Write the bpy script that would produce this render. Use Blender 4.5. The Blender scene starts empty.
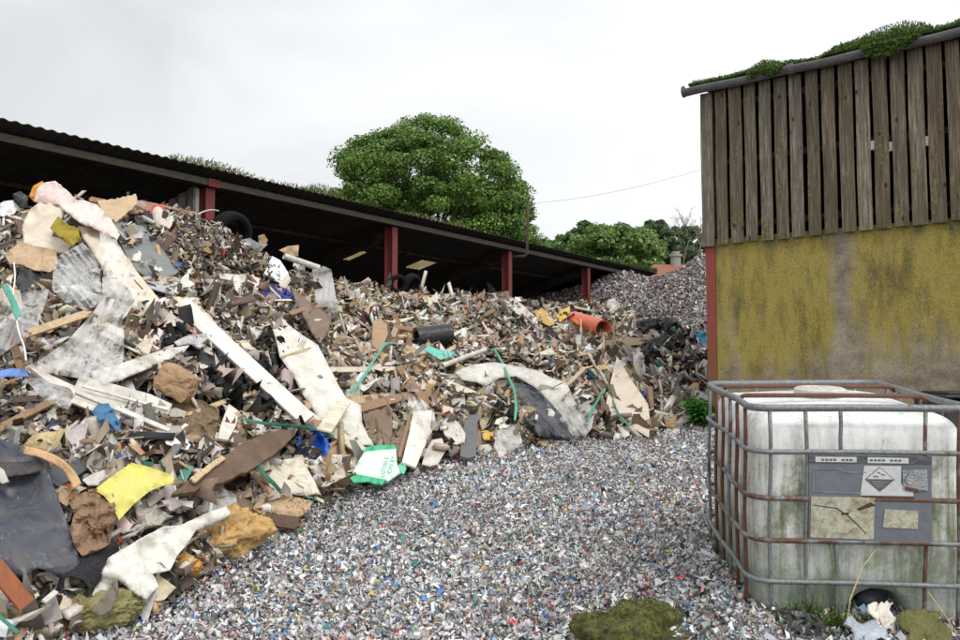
import bpy, bmesh, math, random
import numpy as np
from mathutils import Vector, Matrix, geometry
from mathutils import noise as mnoise

random.seed(7); np.random.seed(7); RNG = np.random.default_rng(7)
scn = bpy.context.scene
COL = scn.collection
F_ = 789.0; HOR = 368.0; CAMZ = 1.6
PIT = math.atan((HOR - 320) / F_)
CP, SP = math.cos(PIT), math.sin(PIT)

# ------------------------------------------------------------------ helpers
def ray(px, py):
    """direction with unit Y depth for a photo pixel"""
    x = (px - 480) / F_; z = (320 - py) / F_
    dy = CP - z * SP; dz = SP + z * CP
    return np.array([x / dy, 1.0, dz / dy])
def at(px, py, Y):
    r = ray(px, py); return Vector((r[0] * Y, Y, CAMZ + r[2] * Y))
def toPx(p):
    y = p[1] * CP + (p[2] - CAMZ) * SP; z = -p[1] * SP + (p[2] - CAMZ) * CP
    return 480 + F_ * p[0] / y, 320 - F_ * z / y

def lin(c):
    return tuple(((v / 255) / 12.92 if v / 255 <= 0.04045 else ((v / 255 + 0.055) / 1.055) ** 2.4) for v in c)

def tag(o, label=None, cat=None, group=None, kind=None):
    if label: o['label'] = label
    if cat: o['category'] = cat
    if group: o['group'] = group
    if kind: o['kind'] = kind
    return o
def link(o, parent=None):
    COL.objects.link(o)
    if parent: o.parent = parent
    return o
def empty(name, loc=(0, 0, 0)):
    o = bpy.data.objects.new(name, None); o.location = loc; o.empty_display_size = .2
    return link(o)
def mk(name, verts, faces, mat, parent=None, smooth=False, loc=None, centre=False):
    vs = [Vector(v) for v in verts]
    c = Vector((0, 0, 0))
    if centre:
        c = sum(vs, Vector((0, 0, 0))) / len(vs); vs = [v - c for v in vs]
    m = bpy.data.meshes.new(name); m.from_pydata([tuple(v) for v in vs], [], faces); m.update()
    if smooth: m.polygons.foreach_set('use_smooth', [True] * len(m.polygons))
    if mat: m.materials.append(mat)
    o = bpy.data.objects.new(name, m); link(o, parent)
    if centre: o.location = c
    if loc: o.location = loc
    return o
def bm_obj(name, bm, mat, parent=None, smooth=False):
    m = bpy.data.meshes.new(name); bm.to_mesh(m); bm.free()
    if smooth: m.polygons.foreach_set('use_smooth', [True] * len(m.polygons))
    if mat: m.materials.append(mat)
    return link(bpy.data.objects.new(name, m), parent)
def big_mesh(name, V, Fq, C, mat, smooth=False):
    """V (n,3); Fq list of (k,4) and (k,3) index arrays; C list of colours per face"""
    m = bpy.data.meshes.new(name)
    m.vertices.add(len(V)); m.vertices.foreach_set('co', np.ascontiguousarray(V, dtype=np.float32).ravel())
    loops = np.concatenate([f.ravel() for f in Fq]); sizes = np.concatenate([np.full(len(f), f.shape[1]) for f in Fq])
    starts = np.concatenate([[0], np.cumsum(sizes)[:-1]])
    m.loops.add(len(loops)); m.loops.foreach_set('vertex_index', loops.astype(np.int32))
    m.polygons.add(len(sizes)); m.polygons.foreach_set('loop_start', starts.astype(np.int32))
    m.polygons.foreach_set('loop_total', sizes.astype(np.int32))
    if smooth: m.polygons.foreach_set('use_smooth', np.ones(len(sizes), dtype=bool))
    m.update(calc_edges=True)
    if C is not None:
        col = np.repeat(np.concatenate(C), sizes, axis=0)
        col = np.concatenate([col, np.ones((len(col), 1))], axis=1).astype(np.float32)
        a = m.color_attributes.new('Col', 'FLOAT_COLOR', 'CORNER'); a.data.foreach_set('color', col.ravel())
    m.materials.append(mat)
    return link(bpy.data.objects.new(name, m))

def vnoise(x, y, seed=0):
    x = np.asarray(x, float) + seed * 17.13; y = np.asarray(y, float) - seed * 9.71
    xi = np.floor(x).astype(np.int64); yi = np.floor(y).astype(np.int64); fx = x - xi; fy = y - yi
    fx = fx * fx * (3 - 2 * fx); fy = fy * fy * (3 - 2 * fy)
    def h(a, b):
        n = (a * 374761393 + b * 668265263 + seed * 1442695) & 0x7fffffff
        n = (n ^ (n >> 13)) * 1274126177 & 0x7fffffff
        return ((n ^ (n >> 16)) & 0xffff) / 65535.0 * 2 - 1
    return (h(xi, yi) * (1 - fx) + h(xi + 1, yi) * fx) * (1 - fy) + (h(xi, yi + 1) * (1 - fx) + h(xi + 1, yi + 1) * fx) * fy

# ------------------------------------------------------------------ materials
def nodes(name):
    m = bpy.data.materials.new(name); m.use_nodes = True; nt = m.node_tree
    b = nt.nodes['Principled BSDF']
    return m, nt, b
def N(nt, t, **kw):
    n = nt.nodes.new(t)
    for k, v in kw.items():
        if k in n.inputs: n.inputs[k].default_value = v
        else: setattr(n, k, v)
    return n
def ramp(nt, fac, stops):
    r = nt.nodes.new('ShaderNodeValToRGB'); e = r.color_ramp.elements
    while len(e) < len(stops): e.new(.5)
    for i, (p, c) in enumerate(stops):
        e[i].position = p; e[i].color = (c if len(c) == 4 else (*c, 1)) if not isinstance(c, (int, float)) else (c, c, c, 1)
    nt.links.new(fac, r.inputs[0]); return r
def mixc(nt, fac, a, b, mode='MIX'):
    x = nt.nodes.new('ShaderNodeMix'); x.data_type = 'RGBA'; x.blend_type = mode
    for s, v in ((x.inputs[0], fac), (x.inputs[6], a), (x.inputs[7], b)):
        if isinstance(v, (int, float)): s.default_value = v
        elif isinstance(v, tuple): s.default_value = (*v[:3], 1)
        else: nt.links.new(v, s)
    return x.outputs[2]
def math_(nt, op, a, b=None, clamp=False):
    x = nt.nodes.new('ShaderNodeMath'); x.operation = op; x.use_clamp = clamp
    for i, v in enumerate((a, b)):
        if v is None: continue
        if isinstance(v, (int, float)): x.inputs[i].default_value = v
        else: nt.links.new(v, x.inputs[i])
    return x.outputs[0]
def coords(nt, scale=(1, 1, 1), kind='Object', rnd=False):
    t = nt.nodes.new('ShaderNodeTexCoord'); mp = nt.nodes.new('ShaderNodeMapping')
    mp.inputs['Scale'].default_value = scale; nt.links.new(t.outputs[kind], mp.inputs['Vector'])
    if rnd:
        oi = nt.nodes.new('ShaderNodeObjectInfo'); c = nt.nodes.new('ShaderNodeCombineXYZ')
        v = math_(nt, 'MULTIPLY', oi.outputs['Random'], 50.0)
        for i in range(3): nt.links.new(v, c.inputs[i])
        nt.links.new(c.outputs[0], mp.inputs['Location'])
    return mp.outputs[0]
def noise_(nt, vec, scale, detail=4, rough=.55, dist=0):
    n = nt.nodes.new('ShaderNodeTexNoise'); n.inputs['Scale'].default_value = scale; n.inputs['Detail'].default_value = detail
    n.inputs['Roughness'].default_value = rough; n.inputs['Distortion'].default_value = dist
    nt.links.new(vec, n.inputs['Vector']); return n.outputs[0]
def bump_(nt, b, h, strength, dist=.02):
    u = nt.nodes.new('ShaderNodeBump'); u.inputs['Strength'].default_value = strength; u.inputs['Distance'].default_value = dist
    nt.links.new(h, u.inputs['Height']); nt.links.new(u.outputs[0], b.inputs['Normal'])

MC = {}
def matte(rgb, rough=.75, dirt=.45, bump=.3, dcol=(92, 78, 62), scale=7, metal=0, trans=0, spec=.4):
    key = (tuple(rgb), rough, dirt, bump, dcol, scale, metal, trans)
    if key in MC: return MC[key]
    m, nt, b = nodes('surface_%d' % len(MC)); L = nt.links.new
    v = coords(nt, rnd=True)
    n1 = noise_(nt, v, scale, 6, .65, .6); n2 = noise_(nt, v, scale * 5, 4, .7)
    f = ramp(nt, n1, [(.42, 0), (.68, 1)]).outputs[0]
    f2 = ramp(nt, n2, [(.45, 0), (.75, 1)]).outputs[0]
    c = mixc(nt, math_(nt, 'MULTIPLY', f, dirt), lin(rgb), lin(dcol))
    c = mixc(nt, math_(nt, 'MULTIPLY', f2, dirt * .6), c, lin(tuple(x * .6 for x in dcol)))
    L(c, b.inputs['Base Color']); b.inputs['Roughness'].default_value = rough; b.inputs['Metallic'].default_value = metal
    b.inputs['Specular IOR Level'].default_value = spec
    if bump:
        rg = noise_(nt, v, scale * 1.6, 3, .5, .8)
        rg = math_(nt, 'ABSOLUTE', math_(nt, 'SUBTRACT', rg, .5))
        hh = math_(nt, 'ADD', math_(nt, 'MULTIPLY', n2, .25 * bump), math_(nt, 'MULTIPLY', rg, 1.6 if bump > .11 else .5))
        bump_(nt, b, hh, min(.3 + bump, .8), .03)
    if trans:
        tr = nt.nodes.new('ShaderNodeBsdfTranslucent'); L(c, tr.inputs['Color']); mx = nt.nodes.new('ShaderNodeMixShader')
        mx.inputs[0].default_value = trans; L(b.outputs[0], mx.inputs[1]); L(tr.outputs[0], mx.inputs[2])
        L(mx.outputs[0], nt.nodes['Material Output'].inputs['Surface'])
    MC[key] = m; return m
def film_mat(rgb, alpha=.55, rough=.3):
    key = ('film', tuple(rgb), alpha)
    if key in MC: return MC[key]
    m, nt, b = nodes('film_%d' % len(MC)); L = nt.links.new
    v = coords(nt, rnd=True)
    n = noise_(nt, v, 5, 5, .6, 1.5)
    n2 = noise_(nt, coords(nt, (15, 15, 1.5), rnd=True), 1.7, 4, .6, .4)
    lw = nt.nodes.new('ShaderNodeLayerWeight'); lw.inputs['Blend'].default_value = .35
    c = mixc(nt, math_(nt, 'MULTIPLY', ramp(nt, n, [(.5, 0), (.75, 1)]).outputs[0], .12), lin(rgb), lin((150, 138, 120)))
    L(c, b.inputs['Base Color']); b.inputs['Roughness'].default_value = rough
    a = math_(nt, 'ADD', math_(nt, 'ADD', math_(nt, 'MULTIPLY', ramp(nt, n2, [(.35, 0), (.7, 1)]).outputs[0],   .22), math_(nt, 'MULTIPLY', lw.outputs['Facing'], .75)), alpha - .26, clamp=True)
    L(a, b.inputs['Alpha'])
    MC[key] = m; return m
def wood_mat(rgb, dark=.5, scale=1, grain=(22, 22, 1.4), rough=.85):
    key = ('wood', tuple(rgb), dark, grain)
    if key in MC: return MC[key]
    m, nt, b = nodes('timber_%d' % len(MC)); L = nt.links.new
    n = noise_(nt, coords(nt, grain, rnd=True), 3 * scale, 8, .7, .4); n2 = noise_(nt, coords(nt, rnd=True), 4, 5, .6)
    c = mixc(nt, math_(nt, 'MULTIPLY', ramp(nt, n, [(.4, 0), (.62, 1)]).outputs[0], dark), lin(rgb), lin(tuple(x * .45 for x in rgb)))
    c = mixc(nt, math_(nt, 'MULTIPLY', ramp(nt, n2, [(.5, 0), (.7, 1)]).outputs[0], .4), c, lin((90, 80, 70)))
    L(c, b.inputs['Base Color']); b.inputs['Roughness'].default_value = rough; bump_(nt, b, n, .5, .01)
    MC[key] = m; return m
def vcol_mat(name, rough=.6, noise_amt=.3, scale=60, trans=0., spec=.35):
    m, nt, b = nodes(name); L = nt.links.new
    a = nt.nodes.new('ShaderNodeAttribute'); a.attribute_name = 'Col'
    n = noise_(nt, coords(nt), scale, 3, .6)
    c = mixc(nt, noise_amt, a.outputs['Color'], ramp(nt, n, [(.3, .25), (.7, 1)]).outputs[0], 'MULTIPLY')
    L(c, b.inputs['Base Color']); b.inputs['Roughness'].default_value = rough; b.inputs['Specular IOR Level'].default_value = spec
    if trans:
        tr = nt.nodes.new('ShaderNodeBsdfTranslucent'); L(c, tr.inputs['Color']); mx = nt.nodes.new('ShaderNodeMixShader')
        mx.inputs[0].default_value = trans; L(b.outputs[0], mx.inputs[1]); L(tr.outputs[0], mx.inputs[2])
        L(mx.outputs[0], nt.nodes['Material Output'].inputs['Surface'])
    return m

# ------------------------------------------------------------------ terrain of the tip
TP = np.array([-400, 0, 60, 180, 300, 400, 480, 560, 650, 710, 800, 1100.])
DF = np.array([3.6, 4.1, 4.4, 5.0, 6.3, 7.5, 8.2, 8.8, 9.2, 10.0, 10.6, 11.5])
ZF = np.array([.0, .10, .15, .19, .50, .63, .73, .83, .80, 1.0, 1.0, 1.0])
DC = np.array([8.6, 9.0, 9.2, 9.9, 11.5, 12.5, 13., 13.4, 13.6, 13.4, 13.6, 14.])
CY = np.array([215, 212, 200, 216, 274, 300, 298, 306, 318, 352, 390, 400.])   # crest line (photo y of the bare heap)
ZC = CAMZ + (HOR - CY) / F_ * DC
def H0(X, Y):
    X = np.asarray(X, float); Y = np.asarray(Y, float)
    Ys = np.maximum(Y, 1.5); p = 480 + F_ * X / Ys
    df = np.interp(p, TP, DF); zf = np.interp(p, TP, ZF); dc = np.interp(p, TP, DC); zc = np.interp(p, TP, ZC)
    t = np.clip((Y - df) / (dc - df), 0, 1)
    over = np.maximum(Y - dc, 0)
    heap = zf + (zc - zf) * (t ** .92) - np.maximum(over - .5, 0) * .35
    return np.where(Y > df, np.maximum(heap, 0.02), fluff(X, Y))
def fluff(X, Y):
    Ys = np.maximum(Y, 1.5); p = 480 + F_ * X / Ys
    df = np.interp(p, TP, DF); zf = np.interp(p, TP, ZF)
    near = np.interp(X, [-2, 0, .7, 1.15, 1.5, 2.4, 6], [.0, .02, .12, .40, .37, .35, .3]) * np.clip((Y - .5) / 2.5, 0, 1)
    t = np.clip((Y - 3.5) / np.maximum(df - 3.5, .3), 0, 1)
    return near * (1 - t) + zf * t + np.maximum(Y - df, 0) * -.15
def lump(X, Y):
    return .16 * vnoise(X * .9, Y * .9, 1) + .10 * vnoise(X * 2.1, Y * 2.1, 2) + .05 * vnoise(X * 5, Y * 5, 3)
def H1(X, Y):
    X = np.asarray(X, float); Y = np.asarray(Y, float)
    p = 480 + F_ * X / np.maximum(Y, 1.5); df = np.interp(p, TP, DF)
    w = np.clip((Y - df) / .5, 0, 1)
    small = .03 * vnoise(X * 1.6, Y * 1.6, 5) + .012 * vnoise(X * 6, Y * 6, 6)
    dc = np.interp(p, TP, DC); tt = np.clip((Y - df) / (dc - df), 0, 1)
    return H0(X, Y) + lump(X, Y) * w * (1 - .6 * tt ** 3) - .10 * tt ** 3 + small * (1 - w)
_YS = np.arange(2.4, 17.5, .02)
def hitY(px, py, fn=H0):
    r = ray(px, py)
    z = CAMZ + r[2] * _YS; h = fn(r[0] * _YS, _YS)
    k = np.nonzero(z < h)[0]
    if len(k) == 0:      # above the crest: use the crest depth of this column
        return float(np.interp(px, TP, DC)) + .1
    return float(_YS[k[0]])
def hit_many(px, py, fn):
    """vectorised; returns Y or nan"""
    rx = (px - 480) / F_; rz = (320 - py) / F_; dy = CP - rz * SP; dz = SP + rz * CP; rx = rx / dy; rz = dz / dy
    out = np.full(len(px), np.nan); done = np.zeros(len(px), bool)
    for y in _YS[::2]:
        h = fn(rx * y, np.full(len(px), y)); k = (~done) & (CAMZ + rz * y < h)
        out[k] = y; done |= k
    return out, rx, rz
def hnormal(x, y, fn=H0):
    e = .08
    return Vector((-(float(fn(x + e, y)) - float(fn(x - e, y))) / (2 * e), -(float(fn(x, y + e)) - float(fn(x, y - e))) / (2 * e), 1)).normalized()

def grid_mesh(x0, x1, y0, y1, st, fn, warp=None):
    xs = np.arange(x0, x1 + st, st); ys = np.arange(y0, y1 + st, st)
    X, Y = np.meshgrid(xs, ys); Z = fn(X, Y)
    V = np.stack([X, Y, Z], -1).reshape(-1, 3); nx = len(xs)
    i = np.arange((len(ys) - 1) * nx).reshape(len(ys) - 1, nx)[:, :-1].ravel()
    return V, np.stack([i, i + 1, i + nx + 1, i + nx], 1)

def flakes(P, Nrm, w, l, tilt, bend, rng, an=None):
    """bent two-quad flakes at points P with normal Nrm"""
    n = len(P)
    d = rng.normal(size=(n, 3)); nn = Nrm + d * tilt[:, None]; nn /= np.linalg.norm(nn, axis=1)[:, None]
    a = rng.normal(size=(n, 3))
    if an is not None: a += an[:, None] * np.array([0, 1, .5]) * rng.choice([-1, 1], (n, 1))
    t = np.cross(nn, a); t /= np.linalg.norm(t, axis=1)[:, None]; b = np.cross(nn, t)
    w = w[:, None] / 2; l = l[:, None] / 2; be = (bend * rng.normal(size=n))[:, None] * l
    j = lambda s=.35: 1 + rng.uniform(-s, s, (n, 1))
    V = np.stack([P - t * l * j() - b * w * j() + nn * be, P - t * l * j() + b * w * j() + nn * be * j(),
                  P + t * l * .15 * j(3) - b * w * j(), P + t * l * .15 * j(3) + b * w * j(),
                  P + t * l * j() - b * w * j() + nn * be, P + t * l * j() + b * w * j() + nn * be * j()], 1).reshape(-1, 3)
    k = np.arange(n)[:, None] * 6
    Fq = np.concatenate([k + np.array([[0, 2, 3, 1]]), k + np.array([[2, 4, 5, 3]])], 1).reshape(-1, 4)
    return V, Fq
def sticks(P, Nrm, w, l, h, tilt, rng):
    n = len(P)
    nn = Nrm + rng.normal(size=(n, 3)) * tilt[:, None]; nn /= np.linalg.norm(nn, axis=1)[:, None]
    a = rng.normal(size=(n, 3)) * np.array([1, .6, .4]); t = np.cross(nn, a); t /= np.linalg.norm(t, axis=1)[:, None]; b = np.cross(nn, t)
    V = []
    for sl in (-1, 1):
        for sw, sh in ((-1, -1), (1, -1), (1, 1), (-1, 1)):
            V.append(P + t * (l / 2 * sl)[:, None] * (1 + rng.uniform(-.15, .15, (n, 1))) + b * (w / 2 * sw)[:, None] + nn * (h / 2 * sh)[:, None])
    V = np.stack(V, 1).reshape(-1, 3); k = np.arange(n)[:, None] * 8
    q = np.array([[0, 1, 2, 3, 7, 6, 5, 4, 0, 4, 5, 1, 1, 5, 6, 2, 2, 6, 7, 3, 3, 7, 4, 0]])
    return V, (k + q).reshape(-1, 4)
def crumples(P, Nrm, w, l, amp, tilt, rng, flatz=None):
    """scrunched scraps: a 4 x 3 grid of points thrown about"""
    n = len(P)
    nn = Nrm + rng.normal(size=(n, 3)) * tilt[:, None]; nn /= np.linalg.norm(nn, axis=1)[:, None]
    a = rng.normal(size=(n, 3)); t = np.cross(nn, a); t /= np.linalg.norm(t, axis=1)[:, None]; b = np.cross(nn, t); V = []
    cb = rng.normal(size=n) * .5
    for i in range(4):
        for j in range(3):
            x = (i / 3 - .5) * (1 + rng.uniform(-.3, .3, n)); y = (j / 2 - .5) * (1 + rng.uniform(-.45, .45, n)) + rng.uniform(-.12, .12, n)
            h = (rng.normal(size=n) * amp + cb * x * x * 2) * l
            V.append(P + t * (x * l)[:, None] + b * (y * w)[:, None] + nn * h[:, None])
    V = np.stack(V, 1).reshape(-1, 3); k = np.arange(n)[:, None] * 12; q = []
    for i in range(3):
        for j in range(2): c = i * 3 + j; q += [[c, c + 3, c + 4], [c, c + 4, c + 1]]
    return V, (k + np.array([sum(q, [])])).reshape(-1, 3), 12
def palette(cols, wts, n, rng, jit=.12):
    c = np.array([lin(x) for x in cols]); w = np.array(wts, float); w /= w.sum()
    k = rng.choice(len(c), n, p=w)
    return np.clip(c[k] * (1 + rng.normal(size=(n, 1)) * jit * 1.6) * (1 + rng.normal(size=(n, 3)) * jit * .35), .004, .85)

# ------------------------------------------------------------------ world, sun, camera
w = bpy.data.worlds.new('World'); scn.world = w; w.use_nodes = True; nt = w.node_tree; L = nt.links.new
bg = nt.nodes['Background']
sky = nt.nodes.new('ShaderNodeTexSky'); sky.sky_type = 'NISHITA'; sky.sun_disc = False
SUN_EL, SUN_AZ = math.radians(52), math.radians(150)    # azimuth clockwise from +Y
sky.sun_elevation = SUN_EL; sky.sun_rotation = SUN_AZ; sky.dust_density = 4; sky.air_density = 1.2
hs = nt.nodes.new('ShaderNodeHueSaturation'); hs.inputs['Saturation'].default_value = .25; L(sky.outputs[0], hs.inputs['Color'])
tc = nt.nodes.new('ShaderNodeTexCoord'); sx = nt.nodes.new('ShaderNodeSeparateXYZ'); L(tc.outputs['Generated'], sx.inputs[0])
mp = nt.nodes.new('ShaderNodeMapping'); mp.inputs['Scale'].default_value = (1, 1, 2.2); L(tc.outputs['Generated'], mp.inputs[0])
cn = noise_(nt, mp.outputs[0], 2.2, 5, .5, .6)
xa = math_(nt, 'SUBTRACT', math_(nt, 'MULTIPLY', sx.outputs[0], .34), math_(nt, 'MULTIPLY', sx.outputs[1], .22))   # brighter towards the hidden sun
cl = math_(nt, 'ADD', math_(nt, 'ADD', math_(nt, 'MULTIPLY', math_(nt, 'SUBTRACT', cn, .5), .52), 1.05), xa)
cloud = mixc(nt, 1.0, math_(nt, 'MULTIPLY', cl, 1.0), (9.3, 9.55, 9.8), 'MULTIPLY')
L(mixc(nt, .93, hs.outputs[0], cloud), bg.inputs['Color']); bg.inputs['Strength'].default_value = .102
sl = bpy.data.lights.new('sun', 'SUN'); sl.energy = 1.1; sl.angle = math.radians(20); sl.color = (1, .97, .92)
so = bpy.data.objects.new('sun', sl); link(so)
sd = Vector((math.sin(SUN_AZ) * math.cos(SUN_EL), math.cos(SUN_AZ) * math.cos(SUN_EL), math.sin(SUN_EL)))
so.rotation_euler = sd.to_track_quat('Z', 'Y').to_euler()
cam = bpy.data.cameras.new('camera'); co = bpy.data.objects.new('camera', cam); link(co); scn.camera = co
cam.sensor_width = 36; cam.lens = 36 * F_ / 960; cam.clip_end = 2000; cam.clip_start = .05
co.location = (0, 0, CAMZ); co.rotation_euler = (math.pi / 2 + PIT, 0, 0)
scn.view_settings.view_transform = 'Standard'; scn.view_settings.look = 'None'; scn.view_settings.exposure = .30; scn.view_settings.gamma = 1
scn.render.engine = 'CYCLES'; scn.cycles.use_denoising = True; scn.cycles.max_bounces = 6; scn.cycles.transparent_max_bounces = 12
try: scn.cycles.denoising_prefilter = 'ACCURATE'
except Exception: pass

# ------------------------------------------------------------------ ground
gm, nt, b = nodes('field_ground'); v = coords(nt)
c = ramp(nt, noise_(nt, v, .25, 8, .6), [(.35, lin((74, 78, 48))), (.5, lin((98, 88, 68))), (.65, lin((70, 84, 42)))]).outputs[0]
nt.links.new(c, b.inputs['Base Color']); b.inputs['Roughness'].default_value = .95; bump_(nt, b, noise_(nt, v, 9, 6, .7), .8, .05)
V, Fq = grid_mesh(-600, 600, -300, 900, 30, lambda X, Y: -0.06 + np.maximum(0, (Y - 60)) * .012)
tag(mk('ground', V.tolist(), Fq.tolist(), gm), kind='structure')

# ------------------------------------------------------------------ shredded plastic (foreground) and far pile
PAL_FL = [(238, 238, 240), (218, 218, 221), (196, 195, 197), (160, 157, 157), (98, 94, 92), (220, 211, 200), (180, 166, 150), (138, 120, 104), (72, 122, 178), (128, 172, 206),
          (52, 136, 138), (194, 66, 64), (220, 152, 160), (212, 180, 84), (70, 142, 88), (214, 122, 74)]
WT_FL = [17, 20, 18, 13, 8, 11, 9, 5, 2.2, 2.8, 1.2, .9, 1.1, .9, .6, .6]
def fluff_field():
    rng = np.random.default_rng(11)
    n = 430000
    # denser near the camera, where the pieces show largest
    Y = 2.6 + (11.0 - 2.6) * rng.random(n) ** 1.15
    X = rng.uniform(-.74, .74, n) * Y
    p = 480 + F_ * X / Y; df = np.interp(p, TP, DF)
    edge = df + .22 * vnoise(X * 2.2, Y * 2.2, 9) + .12 * vnoise(X * 6, Y * 6, 19)
    k = (Y < edge) & ~((X > 1.36) & (X < 2.3) & (Y > 3.95) & (Y < 4.8))
    X, Y = X[k], Y[k]; n = len(X)
    Z = H1(X, Y) + rng.normal(size=n) * .008 + rng.random(n) ** 3 * .05
    e = .05; gx = (H1(X + e, Y) - H1(X - e, Y)) / (2 * e); gy = (H1(X, Y + e) - H1(X, Y - e)) / (2 * e)
    Nn = np.stack([-gx, -gy, np.ones(n)], 1); Nn /= np.linalg.norm(Nn, axis=1)[:, None]
    s = np.exp(rng.normal(size=n) * .42).clip(.3, 2.4) * .0158
    P = np.stack([X, Y, Z], 1); col = palette(PAL_FL, WT_FL, n, rng, .15); pn = vnoise(X * 1.3, Y * 1.3, 41); col = np.clip(col * (1 + .14 * pn + .10 * vnoise(X * 4, Y * 4, 42))[:, None], 0, .86); s = s * (1 + .22 * vnoise(X * 2, Y * 2, 43)); h_ = rng.random(n) < .6; g_ = ~h_
    V1, F1 = flakes(P[h_], Nn[h_], (s * rng.uniform(.3, .85, n))[h_], (s * rng.uniform(.9, 2.2, n))[h_], np.full(h_.sum(), .75), .5, rng)
    C1 = np.repeat(col[h_], 2, axis=0)
    V2, F2, m_ = crumples(P[g_], Nn[g_], (s * rng.uniform(.5, 1.0, n))[g_], (s * rng.uniform(.9, 1.8, n))[g_], .16, np.full(g_.sum(), .7), rng)
    C2 = np.repeat(col[g_], 12, axis=0)
    V0, F0 = grid_mesh(-9, 9, 1.0, 12, .07, lambda a, b_: np.where(b_ < 12, H1(a, b_), 0) - .02)
    ctr = V0[F0].mean(1); pc = 480 + F_ * ctr[:, 0] / ctr[:, 1]
    F0 = F0[ctr[:, 1] < np.interp(pc, TP, DF) + .5]
    C0 = np.tile(np.array([lin((126, 122, 120))]), (len(F0), 1))
    return big_mesh('shredded_plastic', np.concatenate([V0, V1, V2]), [F0, F1 + len(V0), F2 + len(V0) + len(V1)], [C0, C1, C2], vcol_mat('shredded_plastic', .5, .25, 90))
tag(fluff_field(), 'grey mound of finely shredded plastic flakes spreading below the mixed rubbish', 'shredded plastic', kind='stuff')

def far_pile():
    rng = np.random.default_rng(12)
    # ridge profile: photo y of the top by photo x at about 25 m
    tx = np.array([430, 520, 560, 590, 604, 625, 640, 652, 668, 700, 720, 760, 850]); ty = np.array([330, 308, 296, 287, 279, 275, 279, 278, 274, 260, 256, 252, 262.])
    def h(X, Y):
        p = 480 + F_ * X / Y
        zc = CAMZ + (HOR - np.interp(p, tx, ty)) / F_ * 25.5
        t = np.clip((Y - 17.5) / 8.0, 0, 1); b_ = np.clip((Y - 27) / 6, 0, 1)
        return np.maximum(zc * (t ** .85) * (1 - b_), -.1) + .18 * vnoise(X * .5, Y * .5, 31) * t + .10 * vnoise(X * 1.5, Y * 1.5, 33) * t
    V0, F0 = grid_mesh(-2, 14, 17.2, 34, .25, h)
    n = 200000
    Y = rng.uniform(17.6, 27.5, n); p = rng.uniform(440, 850, n); X = (p - 480) / F_ * Y
    e = .1; Nn = np.stack([-(h(X + e, Y) - h(X - e, Y)) / (2 * e), -(h(X, Y + e) - h(X, Y - e)) / (2 * e), np.ones(n)], 1); Nn /= np.linalg.norm(Nn, axis=1)[:, None]
    P = np.stack([X, Y, h(X, Y) + rng.random(n) ** 2 * .14], 1)
    s = np.exp(rng.normal(size=n) * .4).clip(.4, 2) * .048
    V1, F1 = flakes(P, Nn, s * rng.uniform(.4, 1, n), s * rng.uniform(.9, 2, n), np.full(n, .8), .5, rng)
    C1 = np.repeat(palette([(200, 195, 194), (168, 162, 160), (132, 126, 124), (92, 86, 84), (150, 128, 118), (190, 160, 150), (110, 130, 160)], [20, 24, 20, 14, 10, 5, 1.5], n, rng, .15), 2, axis=0)
    return big_mesh('shredded_plastic_pile', np.concatenate([V0, V1]), [F0, F1 + len(V0)], [np.tile(np.array([lin((100, 92, 92))]), (len(F0), 1)), C1], vcol_mat('far_shred', .6, .3, 20))
tag(far_pile(), 'tall far heap of grey shredded plastic beyond the mixed rubbish, beside the red corner post', 'shredded plastic', kind='stuff')

# ------------------------------------------------------------------ mixed rubbish, the small stuff of the heap
PALS = [
    # generic browns, creams, greys
    ([(214, 202, 184), (234, 228, 218), (180, 162, 140), (144, 122, 102), (106, 88, 72), (68, 54, 44), (160, 152, 144), (112, 106, 100), (40, 38, 37), (200, 168, 128), (80, 110, 160), (180, 60, 50), (90, 150, 140)],
     [20, 20, 14, 12, 9, 5, 12, 7, 4, 9, .8, .6, .6]),
    # fine grey-brown shreds
    ([(184, 172, 158), (152, 134, 114), (120, 100, 82), (84, 70, 58), (218, 208, 196), (60, 52, 46), (120, 120, 124), (190, 70, 70), (90, 110, 170), (150, 130, 70)],
     [12, 14, 14, 12, 9, 8, 6, .8, .8, 1]),
    # dark bags area
    ([(30, 30, 33), (50, 50, 54), (80, 72, 64), (120, 104, 86), (170, 160, 150), (20, 20, 22)], [9, 9, 9, 8, 6, 6])]
def region(px, py):
    r = np.zeros(len(px), int)
    r[(px > 165) & (px < 290) & (py < 285)] = 1
    r[(px < 110) & (py > 375) & (py < 445)] = 1
    r[(px > 646) & (px < 708) & (py > 322) & (py < 378) & (vnoise(px / 9, py / 9, 18) > -.15)] = 2
    r[(px > 150) & (px < 300) & (py > 330) & (py < 470) & (vnoise(px / 30, py / 30, 8) > .2)] = 2
    return r
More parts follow.
